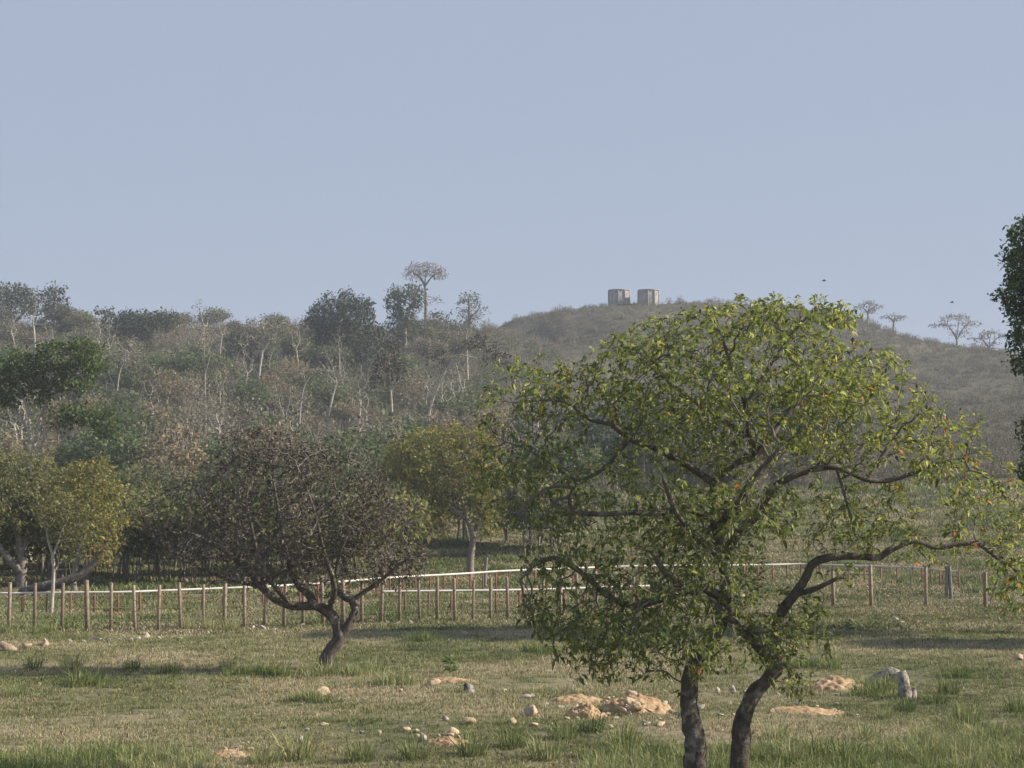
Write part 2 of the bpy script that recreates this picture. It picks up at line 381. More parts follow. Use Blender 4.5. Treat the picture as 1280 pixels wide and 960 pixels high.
def build_tree(paths, ells, step, infl, kill, rmin, leaf, wood_mat, leaf_mat, name, origin, jit=.35, grav=0., sides=None, tipsonly=False, expo=2.4, wob=.05, leaf_nodes=1.0, extra_limbs=0, seed=1, iters=90, simple=True, clump=None):
    """returns list of (part_name, mesh) in coordinates relative to origin"""
    rng = np.random.default_rng(seed); N, Pr, R0 = seed_paths(paths, step)
    A = ell_points(ells, rng)
    if clump:
        nz = np.array([mnoise.noise(Vector(p) / clump[0] + Vector((seed * 3.1, 0, 0))) for p in A]); A = A[nz > clump[1]]
    P, Pr = grow(N, Pr, A, step, infl, kill, iters, jit, grav, rng)
    r, nc = radii(P, Pr, R0, rmin, expo); P = P - np.array(origin)
    sides = sides or (lambda q: 9 if q > .06 else 6 if q > .03 else 4 if q > .012 else 3)
    V, Q, VR = tubes(P, Pr, r, sides, wob, rng, True); thin = np.clip((.045 - VR) / .04, 0, 1)
    parts = [('trunk', fast_mesh(name + '_wood', V, Q, wood_mat, np.stack([thin] * 3, 1), smooth=True))]
    sel = (nc == 0)
    if not tipsonly: sel |= (r < rmin * 2.6) & (rng.random(len(P)) < leaf_nodes)
    sel[:len(R0)] = False; k = np.where(sel)[0]
    if leaf and len(k):
        dirs = unit(P[k] - P[Pr[k]]); g = foliage(P[k], dirs, leaf['k'], leaf['L'], leaf['asp'], leaf['jit'], leaf['cols'], leaf['wts'], rng, droop=leaf.get('droop', .15), spread=leaf.get('spread', 1.0))
        if leaf.get('post'): g = leaf['post'](g, rng)
        V, Fc, tint = leaf_geo(g[0], g[1], g[2], g[3], g[4], rng, simple, leaf.get('droop', .15))
        parts.append(('crown', fast_mesh(name + '_leaves', V, Fc, leaf_mat, tint))); parts.append(g)
    return parts
def place(parts, name, label, cat, origin, group=None):
    t = thing(name, label, cat, origin, group); KIDS[t.name] = []
    for p in parts:
        if isinstance(p[0], str):
            o = link(p[0], p[1], t); KIDS[t.name].append(o)
            if p[0] == 'crown': o['kind'] = 'stuff'
    return t
def pxs(path, D):
    """traced limb: (px, py, metres behind the tree's own depth, radius) -> world"""
    return [(at(a, b, D + c), r) for a, b, c, r in path]
def pxe(ells, D):
    out = []
    for px, py, rx, ry, dy, rd, n in ells:
        s = (D + dy) / F; out.append((at(px, py, D + dy), (rx * s, rd, ry * s), n))
    return out

# ---- the big leafy tree in front
def big_tree():
    D = 28.6; base = ghit(893, 988, 20); base[1] = D; base[2] = H1(base[0], D)
    paths = [
     [(866,1000,0,.20),(869,960,0,.165),(867,920,0,.15),(861,880,.02,.145),(863,842,.0,.14),(878,812,.05,.13),(897,790,.1,.125),(908,750,.1,.12),(903,700,.1,.115),(893,650,.1,.11),(893,605,.1,.10),(918,580,.1,.09),(944,570,.1,.08),(936,545,.1,.07),(932,505,.1,.055),(918,465,.1,.04),(905,430,.1,.025)],
     [(921,1000,.3,-.17),(925,950,.3,.14),(927,905,.3,.13),(940,872,.3,.125),(962,846,.3,.12),(971,830,.3,.11),(956,814,.25,.10),(934,796,.1,.09),(905,768,-.2,.08),(872,742,-.5,.065),(840,726,-.9,.05),(815,690,-1.2,.035)],
     [(971,830,.3,.09),(969,800,.3,.085),(976,768,.2,.085),(992,745,.1,.08),(1007,722,.1,.075),(1014,706,.1,.075),(1036,697,.1,.066),(1070,695,.1,.062),(1099,697,.1,.062),(1112,688,.1,.052),(1142,676,.2,.05),(1165,684,.2,.045),(1192,682,.2,.042),(1222,680,.2,.038),(1250,700,.3,.032),(1285,722,.3,.025),(1320,745,.3,.015)],
     [(992,745,.1,.05),(1022,735,.0,.04),(1048,722,-.1,.025)],
     [(903,700,.1,.08),(925,662,.0,.078),(946,645,-.1,.075),(957,625,-.1,.07),(968,609,-.1,.068),(988,597,-.1,.06),(1012,588,-.1,.055),(1046,584,-.1,.05),(1084,600,0,.045),(1115,600,.1,.04),(1144,590,.1,.03),(1168,580,.1,.025),(1205,572,.1,.015)],
     [(908,750,.1,.07),(872,735,.2,.068),(830,748,.2,.065),(790,757,.2,.06),(757,743,.2,.058),(735,722,.1,.055),(712,706,.0,.05),(692,697,-.1,.042),(668,706,-.1,.03),(650,725,-.2,.015)],
     [(893,650,.1,.07),(860,636,-.2,.065),(822,641,-.5,.06),(786,641,-.6,.055),(750,643,-.6,.05),(716,638,-.6,.042),(711,622,-.6,.038),(717,611,-.6,.034),(704,607,-.6,.028),(680,612,-.6,.02),(655,633,-.6,.010)],
     [(711,622,-.6,.022),(690,628,-.6,.015),(683,655,-.6,.009)],
     [(893,605,.1,.07),(860,582,0,.065),(822,562,-.2,.058),(786,548,-.3,.052),(764,530,-.3,.045),(738,525,-.3,.034),(714,506,-.3,.025),(690,500,-.3,.02),(640,503,-.3,.01)],
     [(786,548,-.3,.035),(755,585,-.1,.03),(720,600,.2,.025),(690,580,.3,.02),(655,560,.3,.015),(632,553,.3,.01)],
     [(944,570,.1,.05),(975,530,.2,.045),(1005,490,.3,.035),(1040,455,.3,.02)],
     [(936,545,.1,.05),(880,510,.3,.045),(840,480,.3,.035),(805,450,.3,.02)],
     [(893,690,.1,.06),(868,668,-.9,.05),(845,640,-1.6,.04),(830,600,-2.1,.025)],
     [(893,660,.1,.06),(915,640,-.8,.05),(940,600,-1.6,.04),(975,560,-2.2,.02)],
     [(900,670,.1,.06),(905,620,1.0,.05),(895,560,1.8,.035),(880,500,2.2,.02)],
     [(903,640,.1,.06),(935,610,1.1,.05),(985,560,1.9,.035),(1040,530,2.2,.02)],
     [(1084,600,0,.035),(1110,560,.2,.03),(1130,530,.2,.02)],
     [(932,505,.1,.03),(980,430,.2,.025),(1010,395,.2,.018),(1025,378,.2,.012)],
     [(1046,584,-.1,.03),(1062,640,-.2,.022),(1068,668,-.2,.014)],
    ]
    ells = [(755,775,112,62,0,1.5,620),(845,715,115,85,-.2,2.0,760),(850,610,135,75,-.1,2.4,330),(905,475,185,95,.1,2.6,1300),(960,402,125,34,.1,1.7,330),(830,420,60,30,.1,1.2,110),(1060,510,105,85,.1,2.2,560),
            (1160,560,75,60,.1,1.4,210),(1235,630,60,70,.1,1.1,170),(1270,720,40,50,.2,.8,70),(705,490,112,50,-.1,1.5,230),(655,585,72,80,0,1.2,150),(625,530,34,34,-.2,.8,40),(985,790,60,66,.2,1.0,260),(1003,850,20,28,.2,.3,30),(870,815,75,32,-.9,.8,150),(960,800,40,34,-.5,.5,80),(770,838,70,20,-.2,.9,90),
            (1060,645,100,46,.1,1.1,100),(1052,716,24,16,-.1,.3,34),(1028,378,16,10,.2,.15,10),(705,690,55,60,-.1,1.0,160),(930,640,90,60,-.4,1.8,120),(1100,760,14,10,0,.2,0),(1150,690,60,26,.1,.6,50),(1080,672,80,26,.0,.6,70)]
    def post(g, rng):
        P, D, L, W, col = g; x = P[:, 0] + base[0]
        # sunlit right and top painted in with yellower, younger leaves; a few turn orange
        pick = rng.random(len(P)); sunlit_young = np.clip((x - 2.6) / 3.2, 0, 1) * .36 + np.clip((P[:, 2] - 3.6) / 2.5, 0, 1) * .25
        y = pick < sunlit_young; col[y] = palette(y.sum(), [(.225, .25, .05), (.32, .32, .075)], [3, 1], rng)
        o = rng.random(len(P)) < .001 + .016 * np.clip((x - 3.6) / 2.5, 0, 1); col[o] = palette(o.sum(), [(.55, .20, .03), (.5, .12, .05)], [3, 1], rng)
        return P, D, L, W, col
    ells = [(*e[:6], int(e[6] * 2.1)) for e in ells]
    leaf = dict(k=6, L=.082, asp=.38, jit=.02, cols=[(.07, .094, .026), (.118, .145, .038), (.21, .225, .058)], wts=[4, 4, 1.6], droop=.3, spread=.62, post=post)
    parts = build_tree([pxs(p, D) for p in paths], pxe(ells, D), .105, .8, .115, .0046, leaf, BARK_DARK, LEAF, 'big_tree', base, jit=.42, leaf_nodes=.6, seed=5, simple=False, wob=.09, expo=2.5, iters=110, clump=(.6, -.07))
    g = parts.pop(); wood = parts[0]; bpy.data.meshes.remove(parts[1][1])
    # 300 of the leaves that face the camera stay single leaves, the rest is one mass
    P, Dv, L, W, col = g; order = np.argsort(P[:, 1] - 2.2 * L * 10)[:900]; pick = np.random.default_rng(2).choice(order, 300, replace=False); rest = np.setdiff1d(np.arange(len(P)), pick)
    V, Fc, tint = leaf_geo(P[rest], Dv[rest], L[rest], W[rest], col[rest], np.random.default_rng(3), False, .25)
    t = thing('leafy_tree', 'big spreading leafy tree with twin dark trunks and yellow-green leaves', 'tree', base)
    link('trunk', wood[1], t); c = link('crown', fast_mesh('big_tree_leaves', V, Fc, LEAF, tint), t); c['kind'] = 'stuff'
    sp = np.array([[0, 0, 0]]); meshes = []
    for k in range(8):
        cc = [(.08, .12, .022), (.12, .165, .03), (.2, .235, .045), (.1, .14, .03), (.24, .28, .04), (.09, .13, .025), (.15, .19, .035), (.5, .18, .03)][k]
        V, Fc, tint = leaf_geo(np.zeros((1, 3)), np.array([[1., 0, 0]]), .125, .047, np.array([cc]), np.random.default_rng(20 + k), False, .2)
        meshes.append(fast_mesh('leaf', V, Fc, LEAF, tint))
    for i, q in enumerate(pick):
        o = link('leaf', meshes[i % 7 if i % 40 else 7], t); rot = Vector(Dv[q]).to_track_quat('X', 'Z'); s = L[q] / .125
        o.matrix_local = Matrix.LocRotScale(Vector(P[q]), rot, Vector((s, s, s)))
    print('big tree leaves', len(P), 'wood verts', len(wood[1].vertices))
big_tree()

# ---- the spreading dry tree on the left
def dry_tree_left():
    base = ghit(405, 838); D = base[1]
    paths = [
     [(402,846,0,.24),(405,834,0,.19),(412,815,0,.165),(424,797,0,.15),(420,778,0,.135),(410,765,0,.13),(394,757,0,.12),(367,758,0,.11),(343,748,0,.10),(326,733,0,.10),(305,708,0,.075),(275,685,0,.05),(235,665,0,.03)],
     [(424,797,0,.13),(437,779,0,.11),(444,762,.1,.10),(440,750,.1,.095),(428,745,.1,.08),(420,730,.1,.06),(425,690,.2,.04),(445,650,.3,.025)],
     [(394,757,0,.10),(385,742,.2,.09),(372,730,.5,.08),(360,700,.9,.06),(350,650,1.2,.04),(340,590,1.2,.025)],
     [(367,758,0,.07),(345,735,-.6,.06),(325,700,-1.0,.05),(310,640,-1.2,.03)],
     [(410,765,0,.08),(418,735,-.4,.07),(405,690,-.8,.05),(390,630,-1.0,.035),(370,580,-1.0,.02)],
     [(440,750,.1,.06),(470,730,.2,.05),(500,705,.3,.03),(520,690,.3,.02)],
     [(326,733,0,.06),(290,725,.4,.05),(250,710,.6,.035),(205,690,.6,.02)],
     [(305,708,0,.05),(270,650,.3,.04),(235,600,.3,.025)],
    ]
    ells = [(370,630,120,90,0,2.0,1500),(465,670,75,68,0,1.5,700),(232,650,52,58,.2,1.2,200),(325,560,55,34,0,1.2,260),(295,695,75,42,0,1.4,420),(430,600,60,45,0,1.3,300),(500,700,40,36,0,.8,180),(400,715,80,30,0,1.3,300)]
    ells = [(*e[:6], int(e[6] * 1.7)) for e in ells]
    leaf = dict(k=3, L=.078, asp=.5, jit=.05, cols=[(.10, .08, .07), (.135, .11, .095), (.07, .057, .052), (.13, .13, .06), (.22, .185, .15)], wts=[4, 3, 2.5, .6, 1.4], droop=.3, spread=1.2)
    def post(g, rng):
        P, D_, L, W, col = g; x = P[:, 0] + base[0]; s = (x / D * F + 640)
        gr = (rng.random(len(P)) < np.where((s > 390) & (s < 470), .24, .02)); col[gr] = palette(gr.sum(), [(.14, .155, .04), (.10, .115, .035)], [1, 1], rng)
        return P, D_, L, W, col
    leaf['post'] = post
    parts = build_tree([pxs(p, D) for p in paths], pxe(ells, D), .12, .9, .12, .0078, leaf, BARK_DARK, LEAF_DRY, 'dry_tree', base, jit=.45, leaf_nodes=.6, seed=8, expo=2.3, wob=.07, iters=100, clump=(.9, -.09))
    place(parts, 'withered_tree', 'low spreading tree with crooked trunk and withered grey-brown leaves', 'tree', base)
    print('dry tree leaves', len(parts[-1][0]))
dry_tree_left()

YEL = [(.23, .225, .06), (.145, .16, .045), (.34, .28, .08), (.38, .23, .07)]
OLV = [(.13, .145, .05), (.185, .185, .07), (.26, .235, .09), (.08, .095, .036)]
DGR = [(.038, .066, .022), (.062, .10, .028), (.12, .16, .045)]
FGR = [(.032, .052, .028), (.05, .074, .035), (.024, .038, .022)]
GRY = [(.17, .155, .105), (.24, .215, .155), (.12, .11, .078), (.13, .14, .07)]
def px_tree(name, label, D, base_px, paths, ells, leaf, wood=None, lm=None, step=None, rmin=None, seed=1, jit=.35, snap=True, tipsonly=False, group=None, kill=None, infl=None, leaf_nodes=.7, expo=2.4, clump=-.12):
    s = D / F; x = (base_px - 640) * s; base = np.array((x, D, H1(x, D)))
    P = [pxs(p, D) for p in paths]; ells = [(*e[:6], int(e[6] * 2.2)) for e in ells]; leaf = dict(leaf, k=leaf['k'] + 2 if leaf['k'] > 3 else leaf['k'])
    if snap:
        P[0][0] = (base - np.array((0, 0, .15)), P[0][0][1])
    step = step or 4.2 * s; rmin = rmin or .22 * s
    parts = build_tree(P, pxe(ells, D), step, infl or 7 * step, kill or 1.05 * step, rmin, leaf, wood or BARK_GREY, lm or LEAF_FAR, name, base, jit=jit, seed=seed, tipsonly=tipsonly, leaf_nodes=leaf_nodes, expo=expo, sides=lambda q: 7 if q > 2 * s else 4 if q > .7 * s else 3, clump=(16 * s, clump))
    return place(parts, name, label, 'tree', base, group)
def lf(D, px, k, jitpx, cols, wts, asp=.55, **kw):
    s = D / F; return dict(k=k, L=px * s, asp=asp, jit=jitpx * s, cols=cols, wts=wts, spread=1.2, **kw)

# ---- trees beyond the fences, traced one by one
def mid_trees():
    D = ghit(588, 722)[1]
    px_tree('yellowing_tree', 'bushy olive and yellow tree on a slanting trunk behind the white rail', D, 588,
        [[(582,726,0,.22),(588,700,0,.19),(591,672,0,.17),(584,650,0,.13),(575,620,0,.12),(560,590,0,.06)],[(591,672,0,.15),(598,650,.3,.12),(606,600,.3,.08),(600,560,.2,.04)],[(584,650,0,.1),(545,620,-.3,.08),(510,600,-.3,.05),(490,580,0,.03)],[(598,650,.3,.08),(625,620,.2,.05)]],
        [(540,580,68,48,0,2.2,700),(590,590,46,60,0,1.8,420),(510,610,40,45,0,1.5,300),(610,640,26,36,0,1.0,130),(540,650,35,28,.5,1.2,110),(570,548,48,18,0,1.4,160)],
        lf(D, 3.6, 5, 2.5, YEL, [3, 5, 1.1, .4]), seed=21, clump=-.02)
    D = 70.5
    px_tree('slender_tree', 'slender pale-trunked forked sapling standing in front of olive trees', D, 66,
        [[(66,768,0,.085),(66,735,0,.08),(67,712,0,.08),(66,695,0,.07),(60,675,0,.05),(58,650,0,.035)],[(66,695,0,.06),(76,668,0,.045),(84,640,0,.03)],[(67,716,0,.04),(73,705,0,.03)]],
        [(72,640,34,30,0,1.0,170),(95,655,30,40,.2,.8,110)], lf(D, 3.4, 4, 2.5, OLV, [2, 3, 2, 1]), wood=BARK_PALE, seed=22)
    D = 88
    px_tree('olive_tree', 'broad olive-leaved tree on a thick pale split trunk by the stake fence', D, 28,
        [[(28,738,0,.26),(28,715,0,.21),(26,690,0,.18),(20,660,0,.13),(5,630,0,.10)],[(26,690,0,.2),(38,660,.4,.14),(50,630,.5,.08)],[(28,715,0,.2),(12,700,-.3,.15),(-10,670,-.4,.1)]],
        [(10,625,60,52,0,2.2,560),(60,640,40,40,.4,1.6,260),(-40,640,50,50,0,2.0,220),(25,585,50,22,0,1.6,160)], lf(D, 3.6, 5, 2.6, OLV, [3, 3, 1.2, 2]), seed=23, clump=-.02)
    D = 84
    px_tree('yellowing_tree', 'tall bush of golden olive leaves beside the thick pale split trunk', D, 96,
        [[(84,742,0,.15),(92,722,0,.14),(100,690,0,.12),(110,650,0,.12),(118,600,0,.06)],[(100,690,0,.1),(85,650,.3,.08),(80,610,.3,.04)],[(92,722,0,.12),(120,700,.2,.1),(138,670,.2,.06)]],
        [(115,610,42,42,0,1.7,420),(130,650,28,60,0,1.4,300),(85,620,36,40,0,1.5,240)], lf(D, 3.6, 5, 2.6, YEL, [3, 4.5, 1.6, .6]), seed=24, clump=-.02)
    D = 112
    px_tree('dark_green_tree', 'tall tree with dense dark green foliage in rounded masses and pale limbs', D, 36,
        [[(36,735,0,.32),(36,640,0,.28),(36,575,0,.25),(37,540,0,.2),(34,510,0,.14),(20,480,0,.08)],[(36,575,0,.16),(46,545,.2,.14),(55,510,.3,.1),(85,470,.3,.06)],[(36,585,0,.14),(50,560,-.3,.1),(62,535,-.4,.07),(95,525,-.4,.05),(125,528,-.4,.03)],[(37,540,0,.1),(15,510,.6,.08),(-25,480,.8,.05)]],
        [(108,446,26,24,.2,1.6,300),(72,448,30,22,0,2.0,300),(88,478,34,14,0,1.7,200),(20,458,30,22,0,2.2,260),(5,492,26,16,.4,1.8,160),(88,520,38,15,-.3,1.5,260),(134,528,22,17,-.3,1.0,160),(-40,460,44,36,.5,2.4,220),(50,486,20,18,.2,1.4,120)],
        lf(D, 4.0, 6, 3.0, [(.03, .052, .018), (.052, .08, .025), (.10, .135, .042)], [3, 4, 2]), wood=BARK_PALE, seed=25, lm=LEAF, clump=-.02)
    # the dark tree whose branches reach in at the right edge
    D = 60
    px_tree('dark_green_tree', 'tall dark dense tree reaching in beside the dry grassy slope', D, 1440,
        [[(1440,800,0,.42),(1436,700,0,.36),(1430,600,0,.32),(1424,500,0,.26),(1418,400,0,.2),(1405,320,0,.12)],[(1424,500,0,.2),(1380,450,0,.14),(1320,410,0,.08),(1280,385,0,.04)],[(1430,600,0,.18),(1380,570,0,.12),(1320,550,0,.07),(1285,545,0,.03)],[(1418,400,0,.15),(1370,340,0,.1),(1310,310,0,.05)],[(1424,480,0,.16),(1480,420,.5,.1),(1530,380,.8,.05)]],
        [(1325,315,72,62,0,2.3,520),(1282,372,36,30,0,1.2,150),(1345,420,84,48,0,2.4,460),(1305,455,40,22,0,1.0,100),(1335,545,62,42,.2,1.6,230),(1440,360,110,100,0,3.0,620),(1500,480,90,90,0,2.5,300),(1296,590,24,24,0,.7,50)],
        lf(D, 5.2, 5, 4.0, DGR, [5, 4, .8]), seed=26, clump=-.3, lm=LEAF, wood=BARK_DARK)
    D = 56
    px_tree('shade_tree', 'round bushy tree casting the shade over the right-hand pasture', D, 1500,
        [[(1500,800,0,.3),(1500,740,0,.25),(1495,680,0,.18),(1490,620,0,.08)],[(1500,740,0,.15),(1450,690,0,.1),(1400,660,0,.05)],[(1500,730,0,.15),(1550,680,0,.1)]],
        [(1470,650,110,60,0,2.2,420),(1520,600,90,60,0,2.2,300),(1410,690,60,40,0,1.6,160)], lf(D, 5.2, 5, 4.0, DGR, [4, 4, 1]), seed=27, clump=-.5, lm=LEAF, wood=BARK_DARK)
mid_trees()

# ---- trees on the ridge and slope
def ridge_trees():
    T = px_tree; a = lambda D, px, k, j, c, w_: lf(D, px, k, j, c, w_)
    D = 345
    T('ridge_tree', 'wide loose grey-green tree on the ridge behind the dark green masses', D, 15, [[(12,425,0,.5),(12,395,0,.4),(8,370,0,.2)],[(12,410,0,.3),(35,385,0,.2),(45,368,0,.1)]],
      [(10,375,36,24,0,4,260),(-30,385,40,28,0,4,200),(40,378,20,18,0,3,90)], a(D,3.4,5,3,[(.07,.09,.05),(.10,.115,.065),(.05,.06,.04)],[3,2,2]), seed=31, clump=-.3)
    T('ridge_tree', 'narrow ragged grey-green tree beside the wide loose ridge tree', D-5, 68, [[(66,425,0,.4),(67,390,0,.3),(70,365,0,.15)],[(67,400,0,.2),(85,380,0,.1)]],
      [(68,378,17,24,0,3,170),(62,400,24,20,0,3,120)], a(D,3.2,5,2.6,[(.06,.075,.045),(.09,.095,.06),(.045,.05,.035)],[3,2,2]), seed=32)
    D = 320
    T('flat_topped_tree', 'flat-topped dark green tree with layered boughs on the ridge', D, 175, [[(175,460,0,.5),(174,430,0,.4),(170,412,0,.3),(150,400,0,.15),(125,390,0,.08)],[(174,430,0,.3),(195,408,0,.2),(220,402,0,.08)]],
      [(172,400,46,11,0,4.5,360),(130,389,14,4,0,1.5,40),(205,398,22,8,0,3,110),(160,425,42,24,1,4,320)], a(D,3.2,5,2.2,FGR,[3,2,3]), seed=33, clump=-.3)
    D = 302
    T('dense_tree', 'large dense blackish green tree with feathery edges on the ridge', D, 437, [[(437,480,0,.7),(437,440,0,.55),(433,400,0,.35),(430,372,0,.15)],[(437,440,0,.3),(405,415,0,.2),(392,400,0,.1)],[(437,445,0,.3),(462,410,0,.2),(470,395,0,.1)]],
      [(428,396,42,34,0,5,620),(440,438,50,36,0,5,620),(396,402,14,8,0,3,70),(470,412,18,8,0,3,70),(400,432,18,8,0,3,70),(400,415,16,20,0,3,110),(455,385,14,20,0,3,90),(448,466,34,12,0,4,110)], a(D,3.4,6,2.4,[(.022,.038,.022),(.034,.055,.03),(.055,.078,.042)],[3,3,1]), seed=34, clump=-.12)
    D = 325
    T('leafy_tree', 'upright two-lobed dark green tree beside the bare umbrella tree', D, 505, [[(505,450,0,.5),(505,410,0,.4),(498,375,0,.2)],[(505,405,0,.25),(518,375,0,.12)]],
      [(498,376,16,19,0,3,190),(518,372,13,19,0,3,130),(505,405,22,22,0,3.5,230)], a(D,3.2,5,2.4,[(.035,.052,.03),(.05,.07,.036),(.085,.095,.05)],[3,3,1.4]), seed=35, clump=-.3)
    D = 375
    T('umbrella_tree', 'tall bare umbrella-shaped tree with thin straight trunk on the skyline', D, 531, [[(531,450,0,.42),(532,410,0,.36),(532,375,0,.3),(531,358,0,.26),(524,346,0,.16),(514,338,0,.08)],[(531,358,0,.2),(540,346,0,.15),(550,340,0,.07)],[(531,358,0,.15),(532,342,0,.1),(534,332,0,.05)]],
      [(532,337,27,10,0,4,420),(516,344,14,6,0,3,110),(549,344,13,6,0,3,110),(548,374,8,6,0,1,16)], a(D,1.9,2,1.0,[(.20,.165,.125),(.15,.125,.10)],[1,1]), wood=BARK_GREY, step=3*D/F, rmin=.2*D/F, seed=36, clump=-1)
    D = 385
    T('airy_tree', 'airy grey-green tree on the skyline beside the dry hill', D, 587, [[(587,420,0,.4),(587,400,0,.3),(586,375,0,.15)],[(587,398,0,.2),(600,385,0,.1)]],
      [(586,378,16,14,0,3,120),(600,384,14,5,0,2,40),(584,395,18,12,0,3,70)], a(D,2.6,4,2,[(.075,.09,.06),(.10,.105,.075)],[1,1]), seed=37)
    D = 365
    T('small_tree', 'small rounded dark grey-green tree between umbrella tree and airy tree', D, 549, [[(549,440,0,.35),(549,415,0,.25),(549,400,0,.12)]],
      [(549,402,19,12,0,2.6,130),(562,408,13,8,0,2,50)], a(D,2.8,5,2,[(.055,.065,.045),(.08,.085,.06)],[1,1]), seed=38)
    D = 205
    T('bare_tree', 'thin white-trunked tree with ragged dark hanging clumps on the slope', D, 490, [[(491,580,0,.19),(490,520,0,.17),(488,480,0,.14),(486,450,0,.08)],[(488,482,0,.08),(475,465,0,.05)],[(489,490,0,.06),(502,470,0,.04)]],
      [(486,455,24,14,0,2.5,60),(492,435,12,12,0,1.5,36),(505,470,10,12,0,1.4,24),(478,475,14,8,0,1.5,24)], a(D,3.6,5,2.4,[(.05,.042,.036),(.075,.065,.05)],[1,1]), wood=BARK_PALE, seed=39)
    D = 215
    T('leaning_tree', 'leaning white-trunked tree with long bare arms and dark clumps', D, 532, [[(531,575,0,.2),(537,515,0,.18),(545,490,0,.16),(558,462,0,.13),(575,443,0,.11),(590,434,0,.07)],[(575,443,0,.07),(595,447,0,.06),(620,445,0,.04)],[(558,462,0,.06),(540,455,0,.05),(520,452,0,.03)]],
      [(600,430,26,9,0,2,50),(595,422,14,8,0,1.4,24),(545,448,14,9,0,1.5,34),(622,448,20,12,0,1.5,40)], a(D,3.4,4,2.4,[(.055,.046,.04),(.085,.07,.055)],[1,1]), wood=BARK_PALE, seed=40)
    D = 260
    T('bare_tree', 'pale-trunked flat-crowned tree with thin brownish twigs on the ridge', D, 325, [[(324,520,0,.24),(324,470,0,.2),(328,440,0,.16),(330,420,0,.1)],[(324,472,0,.12),(310,445,0,.08),(300,430,0,.05)],[(328,440,0,.1),(345,415,0,.06)]],
      [(335,408,34,14,0,3,200),(318,422,34,10,0,3,130)], a(D,2.3,3,1.8,GRY,[3,2,2,2]), wood=BARK_PALE, step=3.2*D/F, rmin=.26*D/F, seed=41)
    D = 190
    T('bare_tree', 'bare tree with pale trunk bending over to one side in the scrub', D, 373, [[(373,590,0,.14),(374,540,0,.13),(377,500,0,.11),(382,480,0,.09),(392,468,0,.07),(405,463,0,.05),(418,465,0,.03)],[(382,480,0,.05),(378,460,0,.03)]],
      [(395,460,20,8,0,1.5,30)], a(D,1.8,1,1.0,GRY,[1,1,1,1]), wood=BARK_PALE, step=3*D/F, rmin=.25*D/F, seed=42)
    D = 225
    T('bare_tree', 'straight pale pole-like tree with a wispy top in the scrub', D, 257, [[(257,580,0,.13),(257,520,0,.12),(256,460,0,.1),(255,415,0,.05)],[(256,470,0,.05),(264,440,0,.03)]],
      [(255,425,14,18,0,2,50)], a(D,1.9,2,1.2,GRY,[1,1,1,1]), wood=BARK_PALE, step=3*D/F, rmin=.25*D/F, seed=43)
    T('bare_tree', 'short straight pale pole-like trunk beside the wispy-topped pole tree', D-8, 276, [[(276,585,0,.12),(275,520,0,.1),(275,470,0,.06)],[(275,490,0,.05),(283,470,0,.03)]],
      [(277,468,12,12,0,2,34)], a(D,1.9,2,1.2,GRY,[1,1,1,1]), wood=BARK_PALE, step=3*D/F, rmin=.25*D/F, seed=44)
    D = 230
    T('bare_tree', 'forked pale tree with leaning bare arms above the tan scrub', D, 146, [[(144,570,0,.16),(146,500,0,.14),(150,465,0,.11),(160,445,0,.08),(170,432,0,.04)],[(146,490,0,.08),(135,465,0,.05)]],
      [(160,435,24,18,0,2.5,80)], a(D,1.9,2,1.2,GRY,[1,1,1,1]), wood=BARK_PALE, step=3*D/F, rmin=.25*D/F, seed=45)
    D = 300
    T('dense_tree', 'dark rounded evergreen bush-tree below the brown ridge top', D, 300, [[(300,500,0,.4),(300,465,0,.3),(300,440,0,.15)]],
      [(302,440,22,34,0,3.5,330),(322,462,26,26,0,3.5,260)], a(D,3.2,5,2.4,[(.03,.045,.028),(.045,.06,.035),(.08,.08,.05)],[3,2,1]), seed=46)
    # layered thorn trees on the right-hand skyline
    for k, (px, base_y, top, wd, D, lab) in enumerate([(1085,402,376,21,452,'small flat layered thorn tree on the hill crest, taller of a pair'), (1117,408,392,17,448,'small flat layered thorn tree on the hill crest, lower of a pair'),
                                     (1196,444,390,33,440,'wide layered bare thorn tree where the hill crest falls away'), (1236,448,412,28,432,'fuzzy greenish thorn tree at the foot of the hill crest')]):
        h = base_y - top
        T('thorn_tree', lab, D, px, [[(px,base_y+8,0,.3),(px,base_y-.35*h,0,.22),(px-.3*wd,top+.35*h,0,.1),(px-.7*wd,top+.3*h,0,.05)],[(px,base_y-.35*h,0,.16),(px+.35*wd,top+.3*h,0,.1),(px+.75*wd,top+.2*h,0,.05)],[(px,base_y-.4*h,0,.12),(px+.1*wd,top+.1*h,0,.05)]],
          [(px,top+.12*h,wd*.7,h*.07,0,3,90),(px+.5*wd,top+.28*h,wd*.5,h*.07,0,2.5,60),(px-.55*wd,top+.3*h,wd*.5,h*.06,0,2.5,60),(px+.1*wd,top+.5*h,wd*.6,h*.08,1,2.5,36)],
          a(D,2.0,3,1.2,[(.17,.14,.115),(.12,.11,.08)] if k < 3 else [(.13,.13,.085),(.16,.14,.11)],[2,1]), wood=BARK_GREY, step=3*D/F, rmin=.28*D/F, seed=50+k)
ridge_trees()

